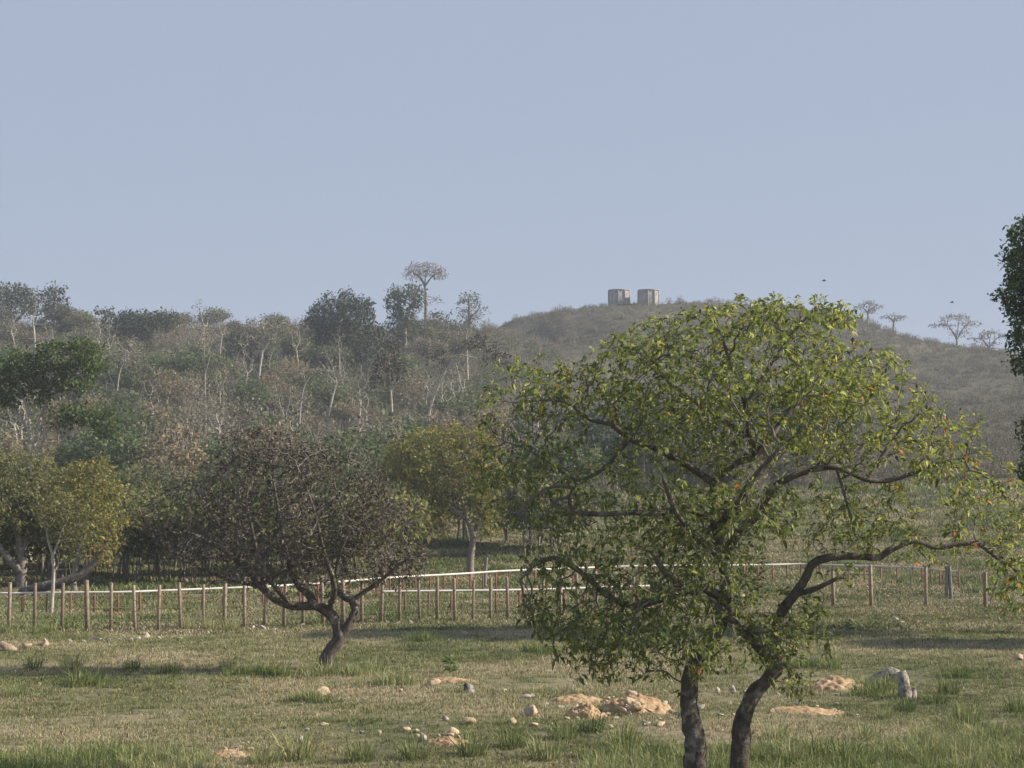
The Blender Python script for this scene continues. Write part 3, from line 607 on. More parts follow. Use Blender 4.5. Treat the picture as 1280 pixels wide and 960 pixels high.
# ---- repeated scrub trees and bushes (copies of a few prototypes)
def proto(name, h, wd, leafcols, wts, lL, k, wood, seed, n=260, bare=False, flat=.35, low=.35, stems=1):
    rng = np.random.default_rng(seed); paths = []
    for s in range(stems):
        bx = rng.normal(0, .12 * wd) if stems > 1 else 0; lean = rng.normal(0, (.04 if name.startswith('pole') else .12) * h); r = .017 * h / math.sqrt(stems) + .02
        paths.append([((bx, bx * .4, -.2), r * (-1 if s else 1)), ((bx + lean * .3, 0, h * .3), r * .85), ((bx * 1.8 + lean, rng.normal(0, .2), h * .62), r * .55)])
    z0 = h * low
    ells = [((rng.normal(0, .25 * wd), rng.normal(0, .25 * wd), h * (1 - flat * .6) - rng.random() * .25 * h), (wd * .42, wd * .42, h * flat * .5), n // 2) for _ in range(4)] + [((0, 0, (z0 + h) * .55), (wd * .5, wd * .5, (h - z0) * .5), int(n * .8))]
    leaf = dict(k=k, L=lL, asp=.6, jit=lL * .8, cols=leafcols, wts=wts, spread=1.2)
    return build_tree(paths, ells, h * .05, h * .45, h * .055, .009 + .001 * h, leaf, wood, LEAF_FAR if not bare else LEAF_DRY, name, (0, 0, 0), jit=.18 if name.startswith('pole') else .45, seed=seed, leaf_nodes=.6, sides=lambda q: 5 if q > .05 else 3)
MARKS = [(110, 'the wide loose ridge tree'), (240, 'the flat-topped ridge tree'), (370, 'the brown ridge top'), (480, 'the large blackish tree'), (600, 'the bare umbrella tree'), (9999, 'the dry tank hill')]
def where(px, d):
    m = next(t for e, t in MARKS if px < e)
    return ('low' if d < 180 else 'midway' if d < 235 else 'high') + ' on the slope below ' + m
def where_near(px):
    return next(t for e, t in [(170, 'the olive trees and sapling'), (320, 'the stake fence'), (560, 'the withered tree'), (760, 'the yellowing slanting tree'), (9999, 'the big leafy tree')] if px < e)
def scatter_trees():
    rng = np.random.default_rng(77)
    kinds = [  # name, category, label, group, parts, how many, px range, distance range, scale range
     ('scrub_tree', 'bare grey-twigged tree in the dry scrub on the slope', 'bare grey trees in the scrub', [proto('scrub_a', 7, 4.5, GRY, [3, 2, 2, 1], .30, 2, BARK_TWIG, 101, 300, True), proto('scrub_b', 8, 4, GRY, [2, 3, 2, 1], .30, 2, BARK_TWIG, 102, 260, True), proto('scrub_c', 6, 5, GRY, [2, 2, 3, 1], .30, 1, BARK_TWIG, 103, 320, True, stems=2)], 80, (-80, 700), (150, 285), (.55, .95)),
     ('tan_tree', 'tan-leaved drying tree in the scrub on the slope', 'tan drying trees in the scrub', [proto('tan_a', 6.5, 5, [(.26, .20, .13), (.20, .165, .10), (.15, .135, .07)], [2, 2, 1], .32, 3, BARK_TWIG, 104, 280), proto('tan_b', 5.5, 5, [(.24, .20, .12), (.17, .15, .08)], [2, 2], .32, 3, BARK_TWIG, 105, 260, stems=2)], 50, (-80, 720), (140, 270), (.6, 1.0)),
     ('green_tree', 'grey-green leafy tree among the dry scrub on the slope', 'grey-green trees in the scrub', [proto('green_a', 6, 5.5, [(.06, .095, .04), (.09, .13, .05), (.14, .165, .07)], [3, 3, 1.4], .30, 5, BARK_TWIG, 106, 300), proto('green_b', 5, 6, [(.065, .09, .045), (.11, .13, .06), (.16, .17, .08)], [2, 2, 1], .30, 5, BARK_GREY, 107, 300, stems=2)], 78, (-80, 720), (112, 300), (.6, 1.15)),
     ('ridge_scrub_tree', 'grey twiggy tree on the left ridge line', 'grey twiggy trees along the ridge', [proto('rsc_a', 6, 5, GRY, [3, 2, 2, 2], .34, 3, BARK_TWIG, 131, 300, True), proto('rsc_b', 5.5, 5.5, [(.10, .12, .055), (.14, .15, .075), (.2, .18, .11)], [2, 2, 1], .34, 4, BARK_TWIG, 132, 300, stems=2)], 34, (-60, 590), (295, 370), (.45, .95)),
     ('pale_pole_tree', 'thin pale-trunked wispy tree in the scrub', 'thin pale-trunked trees in the scrub', [proto('pole_a', 9, 2.6, GRY, [3, 2, 2, 1], .28, 1, BARK_PALE, 108, 110, True, .3, .6), proto('pole_b', 8, 3.2, GRY, [3, 2, 2, 1], .28, 1, BARK_PALE, 109, 120, True, .3, .5)], 62, (-40, 680), (140, 310), (.6, 1.15)),
     ('valley_tree', 'bluish green tree between field and dry hill', 'bluish green trees behind the field', [proto('val_a', 7, 7, [(.04, .065, .035), (.06, .085, .045)], [2, 2], .34, 5, BARK_GREY, 110, 320), proto('val_b', 6, 6, [(.05, .07, .035), (.08, .10, .05)], [2, 2], .34, 5, BARK_GREY, 111, 300, stems=2)], 26, (640, 1060), (172, 240), (.6, 1.05)),
     ('dry_shrub_tree', 'low bare grey-brown tree between field and dry hill', 'bare low trees behind the field', [proto('low_a', 4.5, 5, GRY, [3, 2, 2, 2], .28, 2, BARK_TWIG, 112, 320, True, stems=3, low=.2)], 60, (660, 1060), (180, 265), (.7, 1.2)),
    ]
    for name, label, group, protos, n, (p0, p1), (d0, d1), (s0, s1) in kinds:
        first = [True] * len(protos); made = [None] * len(protos); cnt = 0; tries = 0; spots = []
        while cnt < n and tries < 6000:
            tries += 1; d = math.sqrt(rng.uniform(d0**2, d1**2)); px = rng.uniform(p0, p1); x = (px - 640) / F * d
            if any((x - a)**2 + (d - b)**2 < 6 for a, b in spots): continue
            if name == 'green_tree' and fbm(x / 25, d / 25, 41) < .40: continue
            spots.append((x, d)); k = cnt % len(protos); z = H1(x, d); sc = rng.uniform(s0, s1); rz = rng.uniform(0, 6.28)
            size = 'small ' if sc < s0 + (s1 - s0) * .4 else 'larger ' if sc > s0 + (s1 - s0) * .7 else ''
            lab = size + (label.split(' in the ')[0].split(' among ')[0] + ' ' + where(px, d) if p0 < 600 and name != 'ridge_scrub_tree' else label + ' near ' + next(t for e, t in MARKS if px < e)[4:] if p0 < 600 else label.replace(' and dry hill', ' and hill') + (', below the water tanks' if px < 820 else ', below the hill crest' if px < 950 else ', below the bare hill flank'))
            if made[k] is None:
                t = place(protos[k], name, lab, 'tree', (x, d, z), group); t.scale = (sc,) * 3; t.rotation_euler = (0, 0, rz); made[k] = t
            else: copy_tree(made[k], (x, d, z), rz, sc, lab)
            cnt += 1
    # thicket of dark bushes and thin stems under the trees on the left
    dk = [proto('thk_a', 4.2, 4, OLV, [3, 2, 1, 3], .20, 4, BARK_GREY, 120, 300, low=.15, stems=3), proto('thk_b', 5, 4, [(.055, .075, .03), (.08, .10, .04), (.13, .13, .06)], [3, 3, 1], .20, 4, BARK_GREY, 121, 300, low=.2, stems=3)]
    made = [None, None]; cnt = 0
    for row, d in enumerate((92, 99, 106, 116, 128)):
        for px in np.arange(-60 + 17 * row, 700 if row > 2 else 470, 44 + 4 * (row % 3)):
            if 530 < px < 650 and row < 4: continue
            p = px + rng.uniform(-12, 12); dd = d + rng.uniform(-3, 3); x = (p - 640) / F * dd; k = cnt % 2; sc = rng.uniform(.7, 1.25); rz = rng.uniform(0, 6.28)
            if made[k] is None:
                t = place(dk[k], 'thicket_bush', ('tall' if sc > 1.05 else 'low' if sc < .85 else 'middling') + ' many-stemmed olive bush in the thicket behind ' + where_near(p), 'bush', (x, dd, H1(x, dd)), 'bushes of the thicket behind the paddock'); t.scale = (sc,) * 3; made[k] = t
            else: copy_tree(made[k], (x, dd, H1(x, dd)), rz, sc, ('tall' if sc > 1.05 else 'low' if sc < .85 else 'middling') + ' many-stemmed olive bush in the thicket behind ' + where_near(p))
            cnt += 1
scatter_trees()

# ------------------------------------------------------------------ scattered stuff through geometry nodes
def scatter(name, pts, idx, rz, scl, protos, label, cat):
    me = bpy.data.meshes.new(name); me.vertices.add(len(pts)); me.vertices.foreach_set('co', np.asarray(pts, np.float32).ravel())
    a = me.attributes.new('pick', 'INT', 'POINT'); a.data.foreach_set('value', np.asarray(idx, np.int32))
    rot = np.zeros((len(pts), 3), np.float32); rot[:, 2] = rz; a = me.attributes.new('turn', 'FLOAT_VECTOR', 'POINT'); a.data.foreach_set('vector', rot.ravel())
    sc3 = np.asarray(scl, np.float32); sc3 = np.stack([sc3] * 3, 1) if sc3.ndim == 1 else sc3
    a = me.attributes.new('size', 'FLOAT_VECTOR', 'POINT'); a.data.foreach_set('vector', sc3.ravel()); me.update()
    o = link(name, me); o['kind'] = 'stuff'; o['label'] = label; o['category'] = cat
    ng = bpy.data.node_groups.new(name, 'GeometryNodeTree'); ng.interface.new_socket('Geometry', in_out='INPUT', socket_type='NodeSocketGeometry'); ng.interface.new_socket('Geometry', in_out='OUTPUT', socket_type='NodeSocketGeometry')
    n, l = ng.nodes, ng.links; gi = n.new('NodeGroupInput'); go = n.new('NodeGroupOutput'); jn = n.new('GeometryNodeJoinGeometry')
    def attr(nm, ty):
        q = n.new('GeometryNodeInputNamedAttribute'); q.data_type = ty; q.inputs[0].default_value = nm
        return next(s for s in q.outputs if s.name == 'Attribute' and s.enabled)
    ap, ar, asz = attr('pick', 'INT'), attr('turn', 'FLOAT_VECTOR'), attr('size', 'FLOAT_VECTOR')
    for k, pm in enumerate(protos):
        po = bpy.data.objects.new(name + '_source', pm); oi = n.new('GeometryNodeObjectInfo'); oi.inputs['Object'].default_value = po
        g2i = n.new('GeometryNodeGeometryToInstance'); l.new(oi.outputs['Geometry'], g2i.inputs[0])
        cp = n.new('FunctionNodeCompare'); cp.data_type = 'INT'; cp.operation = 'EQUAL'; l.new(ap, cp.inputs[2]); cp.inputs[3].default_value = k
        ip = n.new('GeometryNodeInstanceOnPoints'); l.new(gi.outputs[0], ip.inputs['Points']); l.new(cp.outputs[0], ip.inputs['Selection'])
        l.new(oi.outputs['Geometry'], ip.inputs['Instance']); l.new(ar, ip.inputs['Rotation']); l.new(asz, ip.inputs['Scale'])
        l.new(ip.outputs[0], jn.inputs[0])
    l.new(jn.outputs[0], go.inputs[0]); md = o.modifiers.new('scatter', 'NODES'); md.node_group = ng
    return o
def tuft_mesh(name, n, h, spread, lean, wid, rng, straw=0.1, seeds=False):
    r = spread * np.sqrt(rng.random(n)); a = rng.random(n) * 6.283; B = np.stack([r * np.cos(a), r * np.sin(a), np.full(n, -.02)], 1)
    ld = unit(np.stack([np.cos(a) + rng.normal(0, .7, n), np.sin(a) + rng.normal(0, .7, n), np.zeros(n)], 1)) * (lean * np.abs(rng.normal(.8, .5, n)))[:, None]
    hh = h * np.clip(rng.normal(.8, .3, n), .25, 1.5); fa = rng.random(n) * 6.283; S = np.stack([np.cos(fa), np.sin(fa), np.zeros(n)], 1) * (wid * (.6 + .8 * rng.random(n)))[:, None]
    up = np.array((0, 0, 1.0)); M = B + ld * hh[:, None] * .35 + up * hh[:, None] * .6; T = B + ld * hh[:, None] + up * (hh * (1 - .25 * lean))[:, None]
    V = np.stack([B - S * .5, B + S * .5, M + S * .4, M - S * .4, T], 1).reshape(-1, 3); b = np.arange(n)[:, None] * 5
    c = np.ones((n, 3)) * (1 + rng.normal(0, .28, (n, 1))); st = rng.random(n) < straw; c[st] = np.array((1.7, 1.4, 1.4)) * (1 + rng.normal(0, .15, (st.sum(), 1)))
    return fast_mesh(name, V, [b + np.array([[0, 1, 2, 3]]), b + np.array([[3, 2, 4]])], GRASS, np.repeat(np.clip(c * (np.array((.90, 1.02, .82)) if h > .18 else 1), .2, 2.4), 5, 0))
def shrub_mesh(name, h, wd, n, cols, wts, rng, L=.16, twigs=14):
    v = unit(rng.normal(0, 1, (n, 3))) * (rng.random((n, 1)) ** .45); v[:, 2] = np.abs(v[:, 2]); lump = 1 + .3 * np.sin(v[:, :1] * 5 + rng.random() * 6) * np.cos(v[:, 1:2] * 4)
    P = v * np.array((wd * .5, wd * .5, h)) * lump; D = unit(v + rng.normal(0, .7, (n, 3)) + np.array((0, 0, .4)))
    V, Fc, tint = leaf_geo(P, D, L * (1 + rng.normal(0, .25, n)), L * .55, palette(n, cols, wts, rng), rng, True)
    e = unit(rng.normal(0, 1, (twigs, 3)) + np.array((0, 0, 1.2))) * np.array((wd * .5, wd * .5, h * 1.05)); e[:, 2] = np.abs(e[:, 2]); s = unit(np.cross(e, rng.normal(0, 1, (twigs, 3)))) * .022
    TV = np.stack([-s - np.array((0, 0, .1)), s - np.array((0, 0, .1)), e + s * .3, e - s * .3], 1).reshape(-1, 3); tq = np.arange(twigs * 4).reshape(-1, 4) + len(V)
    return fast_mesh(name, np.concatenate([V, TV]), np.concatenate([Fc, tq]), LEAF_DRY, np.concatenate([tint, np.tile((.22, .19, .165), (twigs * 4, 1))]))
def build_grass():
    rng = np.random.default_rng(5)
    P = [tuft_mesh('t0', 34, .075, .13, .9, .010, rng, .12), tuft_mesh('t1', 34, .10, .14, .8, .010, rng, .15), tuft_mesh('t2', 30, .07, .16, 1.1, .012, rng, .3),
         tuft_mesh('t3', 40, .22, .12, .6, .011, rng, .1), tuft_mesh('t4', 34, .32, .12, .55, .011, rng, .22), tuft_mesh('t5', 44, .12, .3, .9, .03, rng, .2), tuft_mesh('t6', 46, .22, .35, .7, .03, rng, .2)]
    pts, idx, scl = [], [], []
    def band(d0, d1, dens, short, tall, tallness, smul):
        hw = lambda d: d * .285 + 3
        n = int(dens * (d1 - d0) * (hw(d0) + hw(d1))); d = rng.uniform(d0, d1, n * 2); x = rng.uniform(-1, 1, n * 2) * hw(d1); m = np.abs(x) < hw(d); d, x = d[m][:n], x[m][:n]
        cover = fbm(x / 2.2, d / 2.2, 61); keep = rng.random(len(x)) < np.clip((cover - .22) * 5.0, .35, 1); d, x, cover = d[keep], x[keep], cover[keep]
        tl = fbm(x / 3.5, d / 3.5, 67); near = np.clip((36 - d) / 6, 0, 1) * (.4 + 1.0 * vnoise(x / 1.7, d / 1.7, 83)) + np.clip((x - 4) / 6, 0, 1) * np.clip((52 - d) / 14, 0, 1)
        t = (tl + near * .22 > tallness) & (rng.random(len(x)) < .55)
        i = rng.choice(short, len(x)); i[t] = rng.choice(tall, t.sum()); pts.append(np.stack([x, d, H(x, d)], 1)); idx.append(i); scl.append(smul * rng.uniform(.65, 1.35, len(x)) * (1 + .3 * (tl - .47)))
    band(26, 42, 62, [0, 0, 1, 2], [3, 3, 4], .70, .9); band(42, 60, 34, [0, 1, 2], [3, 4], .70, 1.15); band(60, 82, 16, [5, 5, 1], [6, 3], .62, 1.0); band(82, 135, 4.5, [5], [6], .6, 1.4); band(135, 200, 1.6, [5], [6], .55, 2.2)
    pts = np.concatenate(pts); idx = np.concatenate(idx); scl = np.concatenate(scl)
    scatter('grass', pts, idx, rng.random(len(pts)) * 6.28, scl, P, 'short dry pasture grass with greener tufts', 'grass'); print('grass tufts', len(pts))
build_grass()
def build_scrub():
    rng = np.random.default_rng(6)
    P = [shrub_mesh('s0', .9, 1.3, 80, [(.165, .157, .112), (.235, .212, .155), (.115, .113, .08)], [2, 2, 2], rng), shrub_mesh('s1', 1.1, 1.4, 80, [(.07, .083, .046), (.105, .115, .065)], [2, 2], rng), shrub_mesh('s2', .6, 1.0, 60, [(.25, .22, .155), (.18, .16, .115)], [2, 2], rng),
         shrub_mesh('s3', 2.0, 2.2, 130, [(.19, .17, .12), (.26, .23, .17), (.13, .125, .085)], [2, 2, 2], rng, .26, 40), shrub_mesh('s4', 2.2, 2.4, 130, [(.24, .21, .14), (.17, .16, .105), (.33, .29, .21)], [2, 2, 1], rng, .26, 36), shrub_mesh('s5', 1.8, 2.4, 150, [(.075, .105, .045), (.11, .14, .06), (.15, .165, .08)], [2, 2, 1], rng, .26, 16)]
    # low scrub over the hill crest and its right flank
    n = 75000; d = rng.uniform(180, 500, n); px = rng.uniform(-120, 1420, n); x = (px - 640) / F * d; thick = fbm(x / 22, d / 22, 71)
    right = (x > -6) & (d > 235) | (d > 395) | (px > 960); low = right & (rng.random(n) < .25 + 1.1 * np.clip(thick - .25, 0, .6))
    pts = [np.stack([x[low], d[low], H(x[low], d[low])], 1)]; idx = [rng.choice([0, 0, 1, 2], low.sum())]; scl = [rng.uniform(.5, 1.0, low.sum()) * (.7 + 1.5 * rng.random(low.sum()) ** 3)]
    # taller thicket of bare shrubs over the left slope and the belt at the hill foot
    n = 9000; d = np.sqrt(rng.uniform(128**2, 395**2, n)); px = rng.uniform(-120, 1400, n); x = (px - 640) / F * d
    k = ((px < 700) & (rng.random(n) < 1)) | ((d > 172) & (d < 262) & (px >= 640) & (rng.random(n) < .8) & (px < 980 + 120 * (rng.random(n) - .5))); k &= ~((px > 560) & (d < 165)); x, d, px = x[k], d[k], px[k]
    g = fbm(x / 14, d / 14, 73) > .50; i = rng.choice([3, 3, 4, 4], len(x)); i[g] = 5
    pts.append(np.stack([x, d, H(x, d)], 1)); idx.append(i); scl.append(rng.uniform(.6, 1.3, len(x)))
    pts = np.concatenate(pts); idx = np.concatenate(idx); scl = np.concatenate(scl)
    scatter('scrub', pts, idx, rng.random(len(pts)) * 6.28, scl, P, 'dry grey-brown scrub covering the hillsides', 'scrub'); print('scrub', len(pts))
build_scrub()

# ------------------------------------------------------------------ water tanks on the hill top
def tank(px, wpx, d, label):
    r = wpx / 2 * d / F; x = (px - 640) / F * d; z = H1(x, d); top = at(px, 362.5, d)[2]; h = top - z
    t = thing('water_tank', label, 'water tank', (x, d, z)); n = 32
    def ringmesh(nm, prof, flute=0):
        V = []; 
        for rr, zz in prof:
            for k in range(n):
                a = 2 * math.pi * k / n; V.append((rr * math.cos(a), rr * math.sin(a), zz))
        i, j = np.meshgrid(np.arange(len(prof) - 1), np.arange(n), indexing='ij'); q = np.stack([i * n + j, i * n + (j + 1) % n, (i + 1) * n + (j + 1) % n, (i + 1) * n + j], -1).reshape(-1, 4)
        return fast_mesh(nm, V, q, CONCRETE)
    link('wall', ringmesh('tank_wall', [(r, -.6), (r, h - .3), (r * .99, h - .3), (r * .93, h - .3), (r * .93, h - .8), (.01, h - .8)]), t)
    link('rim', ringmesh('tank_rim', [(r * 1.0, h - .28), (r * 1.035, h - .28), (r * 1.035, h), (r * .92, h), (r * .92, h - .28), (r, h - .28)]), t)
    m = fast_mesh('tank_rib', [(-.16, 0, -.5), (.16, 0, -.5), (.16, -.2, -.5), (-.16, -.2, -.5), (-.16, 0, h - .3), (.16, 0, h - .3), (.16, -.2, h - .3), (-.16, -.2, h - .3)], [[0, 1, 5, 4], [1, 2, 6, 5], [2, 3, 7, 6], [3, 0, 4, 7], [4, 5, 6, 7]], CONCRETE)
    for k in range(10):
        a = 2 * math.pi * (k + .3) / 10; o = link('rib', m, t, (r * .985 * math.cos(a), r * .985 * math.sin(a), 0)); o.rotation_euler = (0, 0, a + math.pi / 2)
tank(774.5, 27, 462, 'weathered concrete water tank standing alone on the crest, clear of the leafy tree')
tank(811.5, 27, 459, 'weathered concrete water tank on the crest, half touching the leafy tree top')

# ------------------------------------------------------------------ fences
def box_mesh(name, w_, d_, h_, mat, taper=1.0, z0=-.25, chamf=0.0):
    a, b = w_ / 2, d_ / 2; V = []
    for z, s in ((z0, 1), (h_ - .02, taper), (h_, taper * .8)):
        V += [(-a * s, -b * s, z), (a * s, -b * s, z), (a * s, b * s, z), (-a * s, b * s, z)]
    q = [[0, 1, 5, 4], [1, 2, 6, 5], [2, 3, 7, 6], [3, 0, 4, 7], [4, 5, 9, 8], [5, 6, 10, 9], [6, 7, 11, 10], [7, 4, 8, 11], [8, 9, 10, 11], [3, 2, 1, 0]]
    return fast_mesh(name, V, q, mat)
def pole_mesh(name, pts, r, mat, s=8):
    V, Q = tubes(np.array(pts), np.array([-1] + list(range(len(pts) - 1))), np.full(len(pts), r), lambda q: s); return fast_mesh(name, V, Q, mat, smooth=True)
def fences():
    rng = random.Random(4)
    pxl = [-46, -17, 14, 46, 80, 112, 141, 171, 200, 228, 256, 282, 307, 332, 356, 380, 405, 430, 453, 477, 500, 525, 547, 569, 591, 613, 635, 657, 679, 700, 722, 744, 766, 790]
    D = lambda p: 59.5 + (p + 20) / 660 * 6.6
    x0, d0 = (pxl[0] - 640) / F * D(pxl[0]), D(pxl[0]); org = (x0, d0, H1(x0, d0))
    t = thing('post_fence', 'row of close-set tan square posts strung with thin wire', 'fence', org)
    ms = [box_mesh('post', .075 + .014 * k, .09, 1.34 + .07 * k, POST_TAN, .95) for k in range(4)]; heads = []
    for p in pxl:
        d = D(p) + rng.uniform(-.15, .15); x = (p - 640) / F * d; z = H1(x, d); o = link('post', rng.choice(ms), t, (x - org[0], d - org[1], z - org[2]))
        o.rotation_euler = (rng.gauss(0, .03), rng.gauss(0, .028), rng.gauss(0.3, .25)); heads.append((x - org[0], d - org[1], z - org[2]))
    for hz in (.35, .72, 1.08):
        link('wire', pole_mesh('wire', [(a, b - .075, c + hz) for a, b, c in heads], .006, WIRE, 4), t)
    # sparse posts to the right of the big tree
    L = [(1040, 73.5, 1.35), (1087, 72.6, 1.55), (1155, 73.5, 1.5), (1229, 73, 1.3), (1300, 72, 1.5)]; x0, d0 = (L[0][0] - 640) / F * L[0][1], L[0][1]; org = (x0, d0, H1(x0, d0))
    t = thing('post_fence', 'widely spaced brown posts with wire beside the open grassy field', 'fence', org); heads = []
    for p, d, h in L:
        x = (p - 640) / F * d; z = H1(x, d); o = link('post', box_mesh('post', .105, .11, h, POST_TAN, .93), t, (x - org[0], d - org[1], z - org[2])); o.rotation_euler = (0, rng.gauss(0, .02), rng.gauss(.3, .3)); heads.append((x - org[0], d - org[1], z - org[2]))
    for hz in (.4, .8, 1.2): link('wire', pole_mesh('wire', [(a, b - .08, c + hz) for a, b, c in heads], .006, WIRE, 4), t)
    x, d = (1183 - 640) / F * 79, 79
    t = thing('strainer_post', 'pair of lashed grey posts standing behind the sparse fence', 'post', (x, d, H1(x, d)))
    for dx, a in ((-.09, .03), (.11, -.05)):
        o = link('post', pole_mesh('post', [(0, 0, -.2), (.01, 0, .7), (0, 0, 1.3)], .07, BARK_GREY), t, (dx, 0, 0)); o.rotation_euler = (0, a, 0)
    x, d = (606 - 640) / F * 88, 88
    tag(link('round_post', pole_mesh('round_post', [(0, 0, -.2), (.02, 0, .6), (.07, 0, 1.3)], .085, BARK_GREY), None, (x, d, H1(x, d))), 'lone dark round post behind the white rail beside the slanting tree', 'post')
    x, d = (1240 - 640) / F * 76, 76
    tag(link('leaning_stake', pole_mesh('leaning_stake', [(-.2, 0, -.1), (0, 0, .5), (.25, 0, 1.1)], .04, BARK_GREY), None, (x, d, H1(x, d))), 'thin dark leaning stake beside a brown fence post', 'stake')
    # white rails on short red posts
    def rail(keys, spacing, label):
        pts = []
        for (a, b) in zip(keys[:-1], keys[1:]):
            pa = np.array(((a[0] - 640) / F * a[1], a[1], a[2])); pb = np.array(((b[0] - 640) / F * b[1], b[1], b[2])); m = max(1, int(np.linalg.norm((pb - pa)[:2]) / spacing))
            pts += [pa + (pb - pa) * k / m for k in range(m)]
        pts.append(pb); org = np.array((pts[0][0], pts[0][1], H1(pts[0][0], pts[0][1])))
        t = thing('rail_fence', label, 'fence', org); mm = [box_mesh('post', .065, .065, h, POST_RED, 1, -.25) for h in (.70, .73, .76, .79, .82, .85)]; top = []
        for p in pts:
            z = H1(p[0], p[1]); k = int(np.clip(round((p[2] - .70 - .02) / .03), 0, 5)); o = link('post', mm[k], t, np.array((p[0], p[1], z)) - org); o.rotation_euler = (rng.gauss(0, .015), rng.gauss(0, .02), rng.gauss(0, .2)); top.append(np.array((p[0], p[1], z + p[2])) - org)
        top = np.array(top); zs = top[:, 2].copy(); ker = np.ones(5) / 5; zs = np.convolve(np.pad(zs, 2, 'edge'), ker, 'valid'); top[:, 2] = zs
        step = 8
        for k in range(0, len(top) - 1, step):
            seg = top[k:k + step + 1].copy(); seg[0] += (seg[1] - seg[0]) * .01 ; o = link('rail', pole_mesh('rail', seg, .04, RAIL_WHITE, 10), t)
    rail([(-60, 70, .72), (150, 71, .74), (330, 74, .78), (420, 77, .80), (520, 81, .82), (620, 85, .85), (760, 90, .85), (1000, 95, .8), (1140, 92, .75), (1196, 88, .7)], .78, 'long white pipe rail on short red posts sweeping round the paddock')
    rail([(478, 68.8, .83), (620, 70, .85), (760, 72, .85), (830, 73, .85)], .78, 'shorter white rail on red posts close behind the tan post row')
    # rough stakes in front of the thicket
    x0, d0 = (70 - 640) / F * 87, 87; org = np.array((x0, d0, H1(x0, d0))); t = thing('stake_fence', 'rough fence of thin grey stakes along the dark thicket', 'fence', org)
    ms = [pole_mesh('stake', [(0, 0, -.2), (rng.gauss(0, .04), 0, .6), (rng.gauss(0, .08), 0, h)], rng.uniform(.02, .038), BARK_DARK, 6) for h in (1.2, 1.5, 1.7, 1.9)]; hd = []
    for p in np.arange(70, 345, 6.5):
        pp = p + rng.uniform(-2, 2); d = 87 + rng.uniform(-.3, .3) + (p - 70) * .01; x = (pp - 640) / F * d; o = link('stake', rng.choice(ms), t, np.array((x, d, H1(x, d))) - org); o.rotation_euler = (0, rng.gauss(0, .05), rng.uniform(0, 6)); hd.append(np.array((x, d, H1(x, d) + .9)) - org)
    link('wire', pole_mesh('wire', hd, .008, WIRE, 4), t)
fences()

